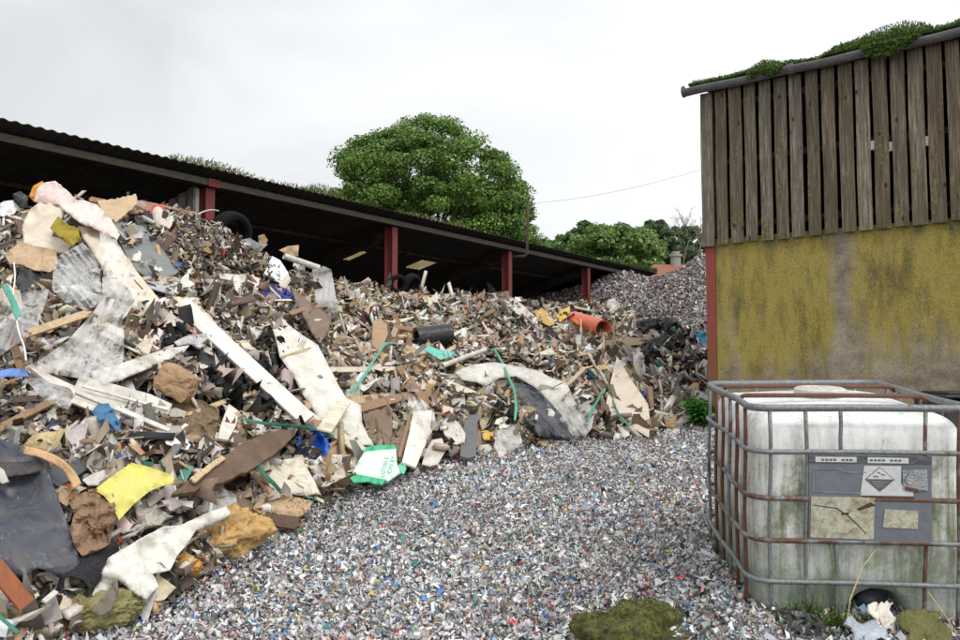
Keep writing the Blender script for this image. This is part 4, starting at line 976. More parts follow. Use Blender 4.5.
def patch_geo(pts, off=.2, amp=.05, freq=3., step=None, rigid=False, seed=0, ragged=.0, bow=0, pleat=None):
    """outline of (px, py[, extra metres towards the viewer]) -> world verts, faces"""
    rr = random.Random(seed + 5)
    P = [(p[0], p[1], (p[2] if len(p) > 2 else 0)) for p in pts]
    xs = [p[0] for p in P]; ys = [p[1] for p in P]; size = max(max(xs) - min(xs), max(ys) - min(ys))
    step = step or max(1.1, size / (72 if pleat else 28))
    _mask(P)
    D = []
    for p in P: D.append(dY(p[0], p[1]) - off - p[2])
    D = np.array(D); med = float(np.median(D))
    if not rigid: D = med + (D - med) * .8
    if rigid:       # least squares plane in space (1/Y is linear in pixels)
        A = np.array([[p[0], p[1], 1] for p in P]); q, *_ = np.linalg.lstsq(A, 1 / D, rcond=None); depth = lambda x, y: 1 / max(q[0] * x + q[1] * y + q[2], 1 / 30)
    else:
        def depth(x, y):
            w = [1 / ((x - p[0]) ** 2 + (y - p[1]) ** 2 + 2) ** 1.2 for p in P]; return float(np.dot(w, D) / sum(w))
    out = []
    for i, p in enumerate(P):
        q_ = P[(i + 1) % len(P)]; L_ = math.hypot(q_[0] - p[0], q_[1] - p[1]); k = max(1, int(L_ / step))
        for j in range(k):
            t = j / k; rg = ragged * rr.uniform(-1, 1) * step if j else 0
            nx_, ny_ = (-(q_[1] - p[1]) / (L_ + 1e-6), (q_[0] - p[0]) / (L_ + 1e-6))
            out.append((p[0] + (q_[0] - p[0]) * t + nx_ * rg, p[1] + (q_[1] - p[1]) * t + ny_ * rg))
    nb = len(out); inner = []
    y = min(ys) + step * .5
    while y < max(ys):
        x = min(xs) + step * .5
        while x < max(xs):
            X_, Y_ = x + rr.uniform(-.25, .25) * step, y + rr.uniform(-.25, .25) * step
            if pip(X_, Y_, out) and min((X_ - a) ** 2 + (Y_ - b) ** 2 for a, b in out) > (step * .45) ** 2: inner.append((X_, Y_))
            x += step
        y += step
    vin = [Vector(v) for v in out + inner]
    vo, _, fo, *_ = geometry.delaunay_2d_cdt(vin, [(i, (i + 1) % nb) for i in range(nb)], [], 1, 1e-5)
    cx, cy = sum(xs) / len(xs), sum(ys) / len(ys); V = []
    sc = med / F_
    for v in vo:
        d = depth(v.x, v.y); xm, ym = (v.x - cx) * sc, (v.y - cy) * sc
        h = fold(xm * freq, ym * freq, seed + 1) * amp if amp else 0
        if pleat:      # long soft folds running along one direction
            an, pa_, pf = pleat; an = math.radians(an); u = xm * math.cos(an) + ym * math.sin(an); w2 = -xm * math.sin(an) + ym * math.cos(an)
            h += pa_ * (.5 - 2.0 * abs(mnoise.noise(Vector((w2 * pf, u * pf * .16, seed * 3.3))))) + pa_ * .45 * (.5 - 2 * abs(mnoise.noise(Vector((w2 * pf * 2.6, u * pf * .3, seed * 1.3)))))
        if bow: h += bow * math.cos((v.x - cx) / (size + 1) * math.pi * .9) * math.cos((v.y - cy) / (size + 1) * math.pi * .9)
        V.append(at(v.x, v.y, d - h))
    F2 = []
    for f in fo:
        a, b, c = (vo[f[0]], vo[f[1]], vo[f[2]])
        F2.append(tuple(f[::-1]) if (b - a).cross(c - a) > 0 else tuple(f))
    return V, F2, (cx, cy), med
def patch(name, label, cat, pts, mat, th=.004, smooth=True, short=None, parent=None, **kw):
    V, Fq, (cx, cy), med = patch_geo(pts, **kw)
    o = mk(name, V, Fq, mat, None, smooth, centre=True)
    if th:
        s = o.modifiers.new('t', 'SOLIDIFY'); s.thickness = th; s.offset = -1
    if parent:
        o.location = o.location - parent.location; o.parent = parent; return o
    return finish(o, name, label, cat, short, cx, cy)
def plank_geo(pa, pb, w, t, off=.2, offb=None, splinter=.0, bend=0, seed=0, face=None, twist=0, abs_=None):
    rr = random.Random(seed)
    A = at(pa[0], pa[1], dY(*pa[:2]) - off) if not abs_ else at(pa[0], pa[1], abs_[0])
    B = at(pb[0], pb[1], dY(*pb[:2]) - (off if offb is None else offb)) if not abs_ else at(pb[0], pb[1], abs_[1])
    ax = (B - A); L_ = ax.length; ax.normalize()
    n = Vector(face) if face else ((Vector((0, 0, CAMZ)) - (A + B) / 2).normalized() + Vector((0, 0, .7)))
    n = (n - ax * n.dot(ax)).normalized(); s = ax.cross(n)
    if twist: n, s = n * math.cos(twist) + s * math.sin(twist), s * math.cos(twist) - n * math.sin(twist)
    k = 9; V = []; Fq = []; M = 6
    for i in range(k + 1):
        u = i / k; c = A + ax * (L_ * u) + n * (bend * L_ * math.sin(u * math.pi))
        for j in range(M):
            v = j / (M - 1) - .5; e = 0
            if splinter and i in (0, k): e = (rr.random() ** 1.5) * splinter * L_ * (-1 if i == k else 1)
            q = c + ax * e + s * (v * w); V += [q + n * t / 2, q - n * t / 2]
    idx = lambda i, j, l: (i * M + j) * 2 + l
    for i in range(k):
        for j in range(M - 1):
            Fq += [(idx(i, j, 0), idx(i, j + 1, 0), idx(i + 1, j + 1, 0), idx(i + 1, j, 0)), (idx(i, j, 1), idx(i + 1, j, 1), idx(i + 1, j + 1, 1), idx(i, j + 1, 1))]
        Fq += [(idx(i, 0, 0), idx(i + 1, 0, 0), idx(i + 1, 0, 1), idx(i, 0, 1)), (idx(i, M - 1, 0), idx(i, M - 1, 1), idx(i + 1, M - 1, 1), idx(i + 1, M - 1, 0))]
    for j in range(M - 1): Fq += [(idx(0, j, 0), idx(0, j, 1), idx(0, j + 1, 1), idx(0, j + 1, 0)), (idx(k, j, 0), idx(k, j + 1, 0), idx(k, j + 1, 1), idx(k, j, 1))]
    return V, Fq
def plank(name, label, cat, pa, pb, w, t, mat, short=None, parent=None, **kw):
    V, Fq = plank_geo(pa, pb, w, t, **kw)
    o = mk(name, V, Fq, mat, None, False, centre=True); md = o.modifiers.new('b', 'BEVEL'); md.width = min(w, t) * .12; md.segments = 1; md.limit_method = 'ANGLE'
    if parent: o.location = o.location - parent.location; o.parent = parent; return o
    return finish(o, name, label, cat, short, (pa[0] + pb[0]) / 2, (pa[1] + pb[1]) / 2)
def lump_obj(name, label, cat, px, py, rx, ry, mat, off=.15, crease=.25, sub=4, flat=.8, seed=0, smooth=True, freq=2.2, short=None, rot=0, fine=.1, boxy=0):
    Y = dY(px, py) - off; k = Y / F_; c = at(px, py, Y); bm = bmesh.new(); bmesh.ops.create_icosphere(bm, subdivisions=sub, radius=1)
    R_ = Matrix.Rotation(rot, 3, 'Y')
    for v in bm.verts:
        d = v.co.normalized(); bx = 1 / max(abs(d.x), abs(d.y), abs(d.z)); n1 = mnoise.noise(d * freq + Vector((seed * 3.1, 0, 0))); r2 = abs(mnoise.noise(d * freq * 2.1 + Vector((0, seed * 2.3, 0))))
        r = (1 + boxy * (bx - 1)) * (1 + crease * (n1 * 1.1 - r2 * 1.5 + .35) + fine * mnoise.noise(d * freq * 5 + Vector((seed, 0, 0))) + fine * .5 * mnoise.noise(d * freq * 11))
        v.co = R_ @ Vector((d.x * rx * k * r, d.y * (rx + ry) / 2 * k * r * flat, d.z * ry * k * r))
    o = bm_obj(name, bm, mat, None, smooth); o.location = c
    return finish(o, name, label, cat, short, px, py)
def strip(name, label, cat, pts, w, mat, off=.22, th=.0015, amp=0., seed=0, short=None, up=None, smooth=True, parent=None):
    """ribbon along a polyline of (px,py[,extra]); width w metres, turned a little along its length"""
    P = []
    for i, p in enumerate(pts): P.append(at(p[0], p[1], dY(p[0], p[1]) - off - (p[2] if len(p) > 2 else 0)))
    # Catmull-Rom
    Q = []
    for i in range(len(P) - 1):
        a, b, c, d = P[max(i - 1, 0)], P[i], P[i + 1], P[min(i + 2, len(P) - 1)]
        for k in range(8):
            t = k / 8; Q.append(.5 * ((2 * b) + (c - a) * t + (2 * a - 5 * b + 4 * c - d) * t * t + (3 * b - a - 3 * c + d) * t ** 3))
    Q.append(P[-1]); V = []; Fq = []
    for i, q in enumerate(Q):
        t = (Q[min(i + 1, len(Q) - 1)] - Q[max(i - 1, 0)]).normalized(); n = (Vector((0, 0, CAMZ)) - q).normalized(); s = t.cross(n).normalized()
        a = .5 * math.sin(i * .23 + seed); s2 = s * math.cos(a) + n * math.sin(a)
        ww = (w(i / len(Q)) if callable(w) else w)
        for j in (-1, -.5, 0, .5, 1): V.append(q + s2 * ww / 2 * j + n * amp * mnoise.noise(Vector((i * .3, j * 2, seed))))
        if i:
            b_ = (i - 1) * 5
            for j in range(4): Fq.append((b_ + j, b_ + j + 1, b_ + 6 + j, b_ + 5 + j))
    o = mk(name, V, Fq, mat, None, smooth, centre=True); md = o.modifiers.new('t', 'SOLIDIFY'); md.thickness = th
    if parent: o.location = o.location - parent.location; o.parent = parent; return o
    return finish(o, name, label, cat, short, sum(p[0] for p in pts) / len(pts), sum(p[1] for p in pts) / len(pts))
def pipe(name, label, cat, pa, pb, r, mat, off=.25, offb=None, wall=.15, rings=0, short=None, parent=None, seg=24):
    A = at(*pa[:2], dY(*pa[:2]) - off); B = at(*pb[:2], dY(*pb[:2]) - (off if offb is None else offb)); ax = (B - A).normalized(); u = ax.orthogonal().normalized(); v = ax.cross(u)
    L_ = (B - A).length; bm = bmesh.new(); prof = []
    n = 2 if not rings else rings * 4
    for i in range(n + 1): prof.append((L_ * i / n, r * (1 + (.09 * (1 if (i // 2) % 2 else -1) if rings else 0))))
    prof += [(L_, r * (1 - wall)), (L_ * .02, r * (1 - wall))]
    vs = [[bm.verts.new(A + ax * l + (u * math.cos(a) + v * math.sin(a)) * rr) for a in [2 * math.pi * k / seg for k in range(seg)]] for l, rr in prof]
    vs.append(vs[0])
    for a_, b_ in zip(vs, vs[1:]):
        for k in range(seg): bm.faces.new((a_[k], a_[(k + 1) % seg], b_[(k + 1) % seg], b_[k]))
    c = (A + B) / 2
    for q in bm.verts: q.co -= c
    o = bm_obj(name, bm, mat, None, True); o.location = c
    md = o.modifiers.new('e', 'EDGE_SPLIT'); md.split_angle = math.radians(40)
    if parent: o.location = c - parent.location; o.parent = parent; return o
    return finish(o, name, label, cat, short, (pa[0] + pb[0]) / 2, (pa[1] + pb[1]) / 2)

WHITE = (240, 238, 232); CREAM = (222, 210, 192)
m_white = matte((218, 214, 206), .5, .6, .12, (150, 138, 120), 3); m_white2 = matte((226, 220, 208), .6, .5, .2, (140, 122, 100), 5)
m_cream = matte(CREAM, .9, .3, .3, (160, 136, 108), 4); m_tan = matte((196, 168, 136), .85, .4, .3, (130, 104, 78), 5); m_card = matte((172, 142, 110), .9, .45, .3, (112, 88, 66), 6)
m_brown = matte((116, 94, 76), .9, .5, .4, (74, 58, 46), 6); m_paper = matte((168, 146, 124), .9, .5, .3, (108, 88, 70), 7); m_dkbrown = matte((84, 66, 52), .9, .5, .4, (50, 40, 32), 5)
m_grey = matte((128, 130, 128), .6, .3, .15, (100, 96, 88), 4); m_dgrey = matte((74, 76, 80), .55, .3, .15, (110, 104, 96), 5); m_black = matte((34, 34, 37), .38, .2, .2, (74, 70, 64), 5, spec=.5)
m_tarp = matte((66, 70, 80), .42, .35, .25, (120, 112, 102), 4, spec=.5)
f_clear = film_mat((214, 214, 212), .30); f_white = film_mat((226, 222, 218), .40); f_grey = film_mat((186, 184, 180), .55)
w_pale = wood_mat((206, 178, 142), .4); w_mid = wood_mat((160, 128, 98), .5); w_dark = wood_mat((104, 82, 66), .5)

# ---- upper left: the padded bundle and its trailing film
b1 = patch('padded_quilt', 'cream padded quilt with a pink patterned top, folded over at the peak of the heap', 'quilt',
    [(24, 246, .1), (22, 226, .2), (30, 209, .3), (44, 199, .4), (58, 200, .45), (66, 210, .4), (60, 222, .3), (52, 236, .2), (72, 242, .15), (66, 254, .15), (46, 250, .1), (34, 250, .1)], m_cream, th=.05, off=.35, amp=.05, freq=2.2, seed=3, short='cream quilt')
patch('underside', None, None, [(34, 202, .5), (36, 190, .45), (42, 183, .4), (53, 181, .4), (64, 188, .45), (78, 201, .5), (84, 206, .5), (72, 207, .55), (60, 205, .55), (48, 204, .55)],
    matte((232, 216, 208), .9, .6, .3, (220, 150, 148), 14), th=.04, off=.38, amp=.05, freq=2.6, seed=4, parent=b1)
patch('side_flap', None, None, [(56, 203, .5), (70, 200, .5), (84, 200, .5), (97, 205, .5), (109, 216, .45), (120, 234, .4), (117, 239, .4), (104, 234, .5), (92, 227, .5), (80, 223, .55), (68, 214, .55)],
    matte((222, 212, 204), .9, .35, .3, (214, 160, 160), 9), th=.03, off=.42, amp=.06, freq=3.2, seed=24, pleat=(35, .05, 6), parent=b1)
patch('lining', None, None, [(50, 228, .5), (58, 216, .5), (66, 224, .55), (78, 228, .5), (80, 240, .5), (72, 246, .5), (60, 238, .5)], matte((158, 140, 44), .9, .5, .4, (90, 78, 30), 9), th=.03, off=.36, amp=.05, freq=4, seed=5, parent=b1)
patch('orange_cloth', 'orange and yellow cloth end poking up at the tip of the cream quilt', 'cloth', [(29, 196), (33, 186), (42, 181), (46, 190), (42, 198), (34, 202)], matte((224, 158, 62), .85, .4, .3, (190, 80, 40), 9), th=.02, off=.75, amp=.04, freq=5, seed=6)
b2 = patch('foam_slab', 'long bent cream foam slab hanging down beside the grey board under the quilt', 'foam slab', [(78, 226), (96, 228, .1), (112, 240, .1), (130, 262, .1), (146, 284, .1), (164, 304), (158, 314), (138, 322), (128, 310, .1), (112, 286, .1), (100, 264, .1), (84, 240)], matte((226, 214, 194), .9, .3, .2, (170, 148, 118), 3), th=.09, off=.45, amp=.02, freq=1.2, seed=8, short='cream foam slab')
patch('film_sheet', 'sheer white film bunched into a long swag from the quilt down to the white panels', 'plastic film', [(100, 232, .1), (116, 240, .1), (130, 262, .1), (138, 286), (134, 304), (122, 322), (124, 346), (122, 376), (106, 384), (78, 378), (52, 374), (18, 370), (40, 360), (66, 342), (90, 316), (103, 298), (102, 270), (100, 250)], f_white, th=0, off=.62, amp=.05, freq=2.4, pleat=(112, .07, 20), seed=9, short='white film swag')
patch('film_sheet', 'crumpled translucent film hanging in a pouch under the cream quilt', 'plastic film', [(54, 258), (70, 250), (82, 242), (92, 252), (102, 270), (100, 296), (94, 308), (84, 310), (66, 302), (52, 290)], f_clear, th=0, off=.66, amp=.05, freq=2.8, pleat=(50, .06, 18), seed=10, short='film pouch')
patch('film_sheet', 'clear film bag draped at the left edge of the photo, behind the thin white cord', 'plastic film', [(0, 308), (14, 294), (30, 291), (49, 289), (46, 302), (40, 318), (38, 332), (22, 340), (0, 356)], f_clear, th=0, off=.55, amp=.05, freq=3, pleat=(112, .06, 18), seed=12, short='clear film bag')
strip('cord', 'thin white cord hanging down over the clear film bag', 'cord', [(14, 262), (15, 278), (13, 296), (16, 316), (19, 332), (24, 346), (26, 360)], .012, matte((228, 222, 214), .8, .2), off=.85, th=.006)
strip('strap', 'short turquoise packing strap beside the thin white cord', 'strap', [(4, 284), (9, 294), (14, 304), (18, 317)], .05, matte((86, 168, 150), .5, .3), off=.9, th=.003, seed=2)
plank('white_board', 'short white board end jutting in above the clear film bag', 'board', (-22, 302), (11, 296), .09, .03, m_white2, off=.4)
plank('splintered_plank', 'pale splintered plank under the clear film bag and quilt', 'plank', (26, 334), (92, 312), .07, .02, w_pale, off=.5, splinter=.12, seed=3)
patch('cardboard_box', 'torn open tan cardboard box crushed under the cream quilt', 'cardboard box', [(4, 254), (20, 242), (36, 246), (56, 250), (58, 266), (50, 272), (34, 270), (20, 264), (10, 264)], m_tan, th=.01, off=.45, amp=.07, freq=4, seed=13, smooth=False, short='crushed tan box')
patch('bin_bag', 'dull black bin bag below the crushed tan box', 'bin bag', [(14, 282), (22, 270), (40, 268), (56, 272), (60, 284), (50, 294), (34, 298), (20, 292)], m_black, th=.004, off=.35, amp=.06, freq=4, seed=14)
patch('plywood_sheet', 'broken plywood sheet with a splintered end beside the grey board', 'plywood', [(96, 200), (114, 199), (136, 194), (137, 203), (130, 210), (116, 222), (104, 212)], w_pale, th=.018, off=.55, amp=.015, rigid=True, ragged=.5, seed=15, smooth=False, short='splintered plywood')
plank('timber_offcut', 'pale timber offcut lying behind the splintered plywood', 'offcut', (88, 199), (108, 203), .07, .03, w_mid, off=.4, splinter=.2)
patch('grey_board', 'smooth grey board with rounded corners leaning on the upper heap', 'board', [(111, 222), (128, 223), (143, 226), (150, 233), (166, 254), (180, 273), (168, 276), (146, 275), (132, 268), (124, 250)], m_grey, th=.03, off=.42, amp=.004, freq=1, rigid=True, seed=16, short='grey board')
tb = pipe('cardboard_tube', 'pale cardboard tube with a red end cap standing up by the ridge', 'tube', (164, 233), (158, 212), .075, matte((214, 206, 194), .7, .3), off=.25, offb=.5, short='red-capped tube')
pipe('end_cap', None, None, (158.4, 213.5), (157.8, 210.5), .083, matte((206, 62, 50), .45, .15), off=.5, offb=.56, wall=.4, parent=tb)
patch('polythene_bag', 'white polythene bag at the left end of the ridge', 'bag', [(-4, 206), (4, 201), (14, 200), (18, 208), (14, 214), (2, 217), (-6, 214)], matte((232, 230, 228), .5, .2), th=.01, off=.3, amp=.05, freq=5, seed=18)
patch('rubber_mat', 'dark rubber mat edge on the ridge between the white bag and the quilt', 'mat', [(12, 194), (20, 191), (28, 196), (27, 206), (20, 208), (14, 202)], m_black, th=.012, off=.35, amp=.03, seed=19)
patch('plywood_sheet', 'long flat white-edged board lying along the ridge behind the red-capped tube', 'board', [(136, 200), (150, 202), (176, 208), (197, 212), (196, 217), (176, 216), (152, 212), (136, 206)], matte((170, 130, 108), .8, .4, .3, (230, 220, 214), 4), th=.03, off=.2, amp=.01, rigid=True, seed=20, smooth=False)
patch('black_sheet', 'black plastic sheet tucked behind the grey board and red-capped tube', 'plastic sheet', [(126, 214), (140, 208), (152, 214), (154, 228), (160, 240), (150, 236), (140, 226)], m_black, th=.004, off=.2, amp=.06, freq=4, seed=21)
strip('cable', 'thin pale bent cable arching over the ridge near the first red post', 'cable', [(196, 218), (200, 213), (210, 210), (219, 211)], .016, matte((200, 200, 204), .5, .2), off=.2, th=.01)
patch('foil_packet', 'white packet with a brown end on the ridge slope below the pale cable', 'packet', [(206, 224), (214, 226), (230, 229), (232, 233), (218, 234), (208, 229)], m_white, th=.02, off=.25, amp=.02, seed=23)
patch('red_scrap', 'small bright red scrap beside the white packet on the ridge slope', 'scrap', [(193, 227), (200, 225), (207, 228), (205, 232), (196, 231)], matte((196, 44, 44), .5, .2), th=.01, off=.25, amp=.03, seed=24)

# ---- middle left
patch('cladding_sheet', 'curved white panel running up under the film swag', 'panel', [(88, 372), (112, 366), (140, 357), (165, 349), (190, 345), (184, 352), (164, 362), (140, 372), (118, 381), (98, 386)], m_white, th=.015, off=.38, amp=.004, bow=.05, seed=30, short='curved white panel')
d1 = patch('white_door_panel', 'big white ledged door panel lying flat below the film swag', 'door panel', [(28, 366), (44, 372), (75, 386), (80, 375), (110, 383), (150, 394), (172, 404), (168, 414), (150, 412), (172, 426), (166, 436), (140, 426), (110, 414), (76, 398), (70, 388), (48, 382)], m_white, th=.03, off=.42, amp=.0, rigid=True, seed=31, smooth=False, short='white door panel')
plank('ledge', None, None, (76, 392), (170, 431), .035, .03, m_white, off=.50, parent=d1)
plank('ledge', None, None, (82, 386), (168, 410), .02, .02, m_white2, off=.48, parent=d1)
plank('batten', None, None, (72, 400), (120, 419), .05, .02, m_white2, off=.42, parent=d1)
l1 = plank('white_board', 'long white plastic board sloping down from the grey board to the blue bag', 'board', (180, 303), (308, 421), .155, .05, matte((226, 224, 218), .45, .35, .08, (150, 138, 120), 4), off=.52, offb=.45, short='long white board')
patch('torn_board', 'torn pale board with a ragged edge lying along the top of the long white board', 'board', [(172, 296), (190, 298), (206, 312), (224, 330), (244, 348), (262, 352), (246, 342), (236, 340), (212, 326), (196, 314), (182, 308)], matte((214, 202, 180), .8, .4, .3, (156, 130, 96), 4), th=.015, off=.62, amp=.02, ragged=.5, seed=33, smooth=False, short='torn pale board')
patch('roofing_felt', 'torn pale felt strip folded below the grey board', 'felt', [(138, 277), (156, 275), (176, 277), (188, 282), (176, 288), (158, 288), (146, 284)], matte((196, 184, 168), .9, .5, .3), th=.008, off=.4, amp=.05, freq=4, seed=34, smooth=False)
plank('metal_channel', 'pale grey metal channel below the torn felt strip', 'channel', (142, 283), (176, 293), .08, .02, matte((176, 178, 182), .45, .3, metal=.3), off=.42)
plank('metal_channel', 'pale bright-edged metal channel at the top of the long white board', 'channel', (168, 292), (202, 283), .07, .02, matte((206, 206, 204), .45, .2, metal=.2), off=.42)
patch('white_foam_sheet', 'long white foam underlay sheet sweeping down the middle of the heap', 'foam sheet', [(250, 293), (262, 299), (276, 311), (290, 326), (304, 336), (318, 345), (328, 364), (338, 384), (346, 398), (361, 405), (362, 422), (368, 436), (374, 446), (356, 444), (344, 432), (330, 424), (320, 420), (304, 396), (290, 372), (280, 356), (274, 332), (262, 312)], matte((224, 221, 212), .7, .4, .12, (164, 148, 122), 5), th=.012, off=.55, amp=.08, freq=2.4, seed=35, short='white foam sheet')
plank('tape_band', None, None, (280, 357), (318, 345), .018, .004, matte((206, 176, 110), .6, .3), off=.62, parent=bpy.data.objects['white_foam_sheet'])
plank('timber_batten', 'flat pale batten lying over the lower end of the white foam sheet', 'batten', (324, 431), (344, 402), .13, .02, matte((226, 216, 194), .8, .4), off=.68)
patch('hessian_sheet', 'brown coarse cloth triangle hanging beside the white foam sheet', 'cloth', [(289, 284), (302, 296), (318, 308), (332, 317), (328, 332), (320, 344), (312, 334), (304, 318), (296, 302)], matte((136, 118, 104), .95, .3, .5, (100, 86, 74), 10), th=.006, off=.5, amp=.04, freq=2.5, seed=36, short='brown cloth triangle')
patch('blue_sheet', 'deep blue plastic sheet at the top of the white foam sheet', 'plastic sheet', [(258, 290), (264, 284), (276, 284), (288, 290), (296, 297), (286, 300), (268, 299), (260, 296)], matte((38, 44, 134), .5, .15), th=.01, off=.45, amp=.04, freq=4, seed=37, short='blue plastic sheet')
patch('carrier_bag', 'white carrier bag with a pale blue print standing above the blue plastic sheet', 'bag', [(264, 274), (272, 256), (280, 260), (288, 272), (290, 280), (282, 284), (272, 280)], matte((236, 236, 238), .5, .25, .1, (120, 170, 206), 8), th=.01, off=.42, amp=.05, freq=4, seed=38, short='blue-printed carrier bag')
patch('cream_sheet', 'wide cream plastic sheet spread left of the blue plastic sheet', 'plastic sheet', [(212, 272), (232, 274), (252, 276), (260, 278), (258, 290), (252, 298), (244, 304), (236, 296), (226, 284)], matte((226, 216, 202), .7, .3), th=.006, off=.4, amp=.045, freq=3, seed=39, short='cream plastic sheet')
patch('grey_cloth', 'crumpled dark grey cloth beside the cream plastic sheet', 'cloth', [(206, 290), (218, 278), (230, 280), (238, 292), (236, 300), (222, 300), (212, 296)], matte((98, 92, 88), .9, .3, .4), th=.006, off=.42, amp=.06, freq=5, seed=40)
patch('cardboard_sheet', 'tan cardboard flap poking up on the skyline of the slope', 'cardboard', [(279, 250), (288, 246), (299, 245), (298, 256), (290, 256)], m_tan, th=.008, off=.15, amp=.01, seed=41, smooth=False, short='skyline cardboard flap')
pipe('white_pipe', 'short white plastic pipe end jutting out on the skyline of the slope', 'pipe', (284, 256), (319, 268), .045, m_white, off=.25, offb=.35, short='white skyline pipe')
patch('brown_card', 'brown cardboard tongue curling up against the dark shed', 'cardboard', [(258, 236), (264, 234), (268, 240), (265, 246), (259, 245)], m_card, th=.01, off=.1, amp=.02, seed=42)
patch('bubble_wrap', 'grey crumpled sheet on the ridge beside the brown cardboard tongue', 'plastic sheet', [(240, 240), (250, 238), (260, 244), (268, 244), (262, 250), (248, 248)], matte((150, 156, 166), .6, .3), th=.006, off=.2, amp=.03, seed=43)
lump_obj('cardboard_box', 'crushed brown cardboard box resting on the white door panel', 'cardboard box', 177, 383, 20, 15, matte((160, 128, 98), .9, .4, .3, (208, 178, 140), 5), off=.5, crease=.16, freq=1.4, seed=2, smooth=False, sub=4, short='crushed brown box', rot=.5, fine=.03, boxy=.5)
patch('black_bag', 'shiny black sack under the long white board', 'bin bag', [(158, 366), (176, 356), (198, 346), (216, 348), (234, 366), (250, 384), (244, 392), (226, 390), (208, 384), (192, 374)], m_black, th=.004, off=.3, amp=.09, freq=3.4, seed=44, short='shiny black sack')
patch('pink_cloth', 'dusty pink cloth bundled above the curved white panel', 'cloth', [(162, 330), (168, 322), (176, 326), (178, 316), (184, 322), (194, 322), (204, 328), (202, 334), (190, 336), (176, 336)], matte((204, 158, 148), .9, .25, .2, (150, 110, 100), 6), th=.008, off=.42, amp=.07, freq=6, seed=45, short='pink cloth')
patch('plaster_lump', 'cracked grey-white plaster chunk at the end of the curved white panel', 'plaster', [(174, 342), (186, 336), (200, 334), (214, 332), (212, 342), (200, 348), (190, 344), (178, 346)], matte((198, 196, 196), .85, .3), th=.03, off=.45, amp=.03, freq=6, seed=46, smooth=False)
patch('fabric_heap', 'ragged pile of brown carpet underlay between the crushed brown box and the wet board', 'carpet', [(150, 418), (160, 406), (176, 398), (200, 400), (216, 408), (222, 424), (214, 436), (196, 440), (176, 434), (160, 430)], matte((138, 118, 92), .95, .6, .5, (82, 66, 48), 9), th=.02, off=.32, amp=.11, freq=4.2, seed=47, smooth=False, short='brown underlay pile')
patch('brown_fabric', 'light brown knotted fabric lying above the wet board', 'cloth', [(150, 452), (166, 442), (190, 434), (212, 438), (226, 442), (218, 450), (202, 456), (186, 464), (166, 468), (152, 462)], matte((176, 148, 126), .95, .3, .3, (118, 94, 76), 7), th=.01, off=.34, amp=.10, freq=4.5, seed=48, short='knotted brown fabric')
patch('tissue_sheet', 'white crumpled tissue with a pink spot beside the knotted brown fabric', 'tissue', [(163, 436), (172, 432), (184, 438), (192, 442), (188, 450), (176, 448), (166, 444)], matte((240, 238, 240), .8, .12, .1, (210, 90, 130), 9), th=.006, off=.45, amp=.04, freq=5, seed=49)
patch('torn_board', 'small white torn board standing up by the brown underlay pile', 'board', [(218, 438), (222, 422), (229, 404), (240, 412), (236, 426), (228, 440)], m_white2, th=.02, off=.55, amp=.01, rigid=True, seed=50, smooth=False, short='small white torn board')
patch('white_sheet', 'flat white plastic sheet behind the green strap', 'plastic sheet', [(222, 404), (240, 410), (262, 420), (266, 432), (256, 436), (240, 428), (228, 416)], m_white, th=.01, off=.4, amp=.02, seed=51, short='flat white sheet')
strip('strap', 'green packing strap lying straight above the wet brown board', 'strap', [(238, 418), (262, 423), (290, 426), (312, 428), (334, 437)], .026, matte((44, 122, 100), .5, .25), off=.62, th=.003, seed=1, short='straight green strap')
patch('wet_board', 'large wet brown board tilted up above the white insulation', 'board', [(172, 494), (186, 484), (204, 470), (224, 456), (244, 442), (262, 434), (280, 429), (297, 431), (290, 440), (272, 456), (250, 470), (228, 480), (204, 488), (190, 492)], matte((112, 90, 72), .75, .5, .4, (66, 52, 42), 3), th=.03, off=.6, amp=.012, rigid=True, ragged=.25, seed=52, smooth=False, short='wet brown board')
patch('bark_edge', None, None, [(190, 478), (204, 468), (222, 455), (226, 458), (208, 472), (196, 482)], matte((206, 180, 142), .9, .3), th=.02, off=.66, amp=.02, rigid=True, ragged=.6, seed=53, parent=bpy.data.objects['wet_board'])
patch('crumpled_bag', 'bright blue crumpled plastic bag at the lower end of the long white board', 'bag', [(296, 440), (304, 432), (316, 430), (326, 438), (331, 448), (326, 455), (312, 457), (300, 452)], matte((36, 92, 190), .4, .1, .1, (60, 140, 220), 8, spec=.6), th=.006, off=.5, amp=.2, freq=6, seed=54, short='bright blue bag')
patch('blue_rag', 'dull blue rag lying on the white door panel', 'rag', [(91, 412), (98, 404), (108, 403), (114, 412), (121, 424), (118, 432), (108, 426), (98, 420)], matte((72, 120, 158), .85, .3), th=.01, off=.62, amp=.06, freq=7, seed=55, short='dull blue rag')
patch('blue_wrapper', 'pale blue wrapper at the left end of the white door panel', 'wrapper', [(-4, 371), (12, 368), (26, 370), (29, 377), (14, 377), (-2, 377)], matte((108, 142, 206), .5, .3), th=.004, off=.5, amp=.03, freq=6, seed=56)
patch('film_sheet', 'small dirty clear film draped over the end of the white door panel', 'plastic film', [(24, 378), (44, 378), (62, 386), (76, 396), (68, 410), (52, 404), (40, 396)], f_clear, th=0, off=.58, amp=.05, freq=5, seed=57)

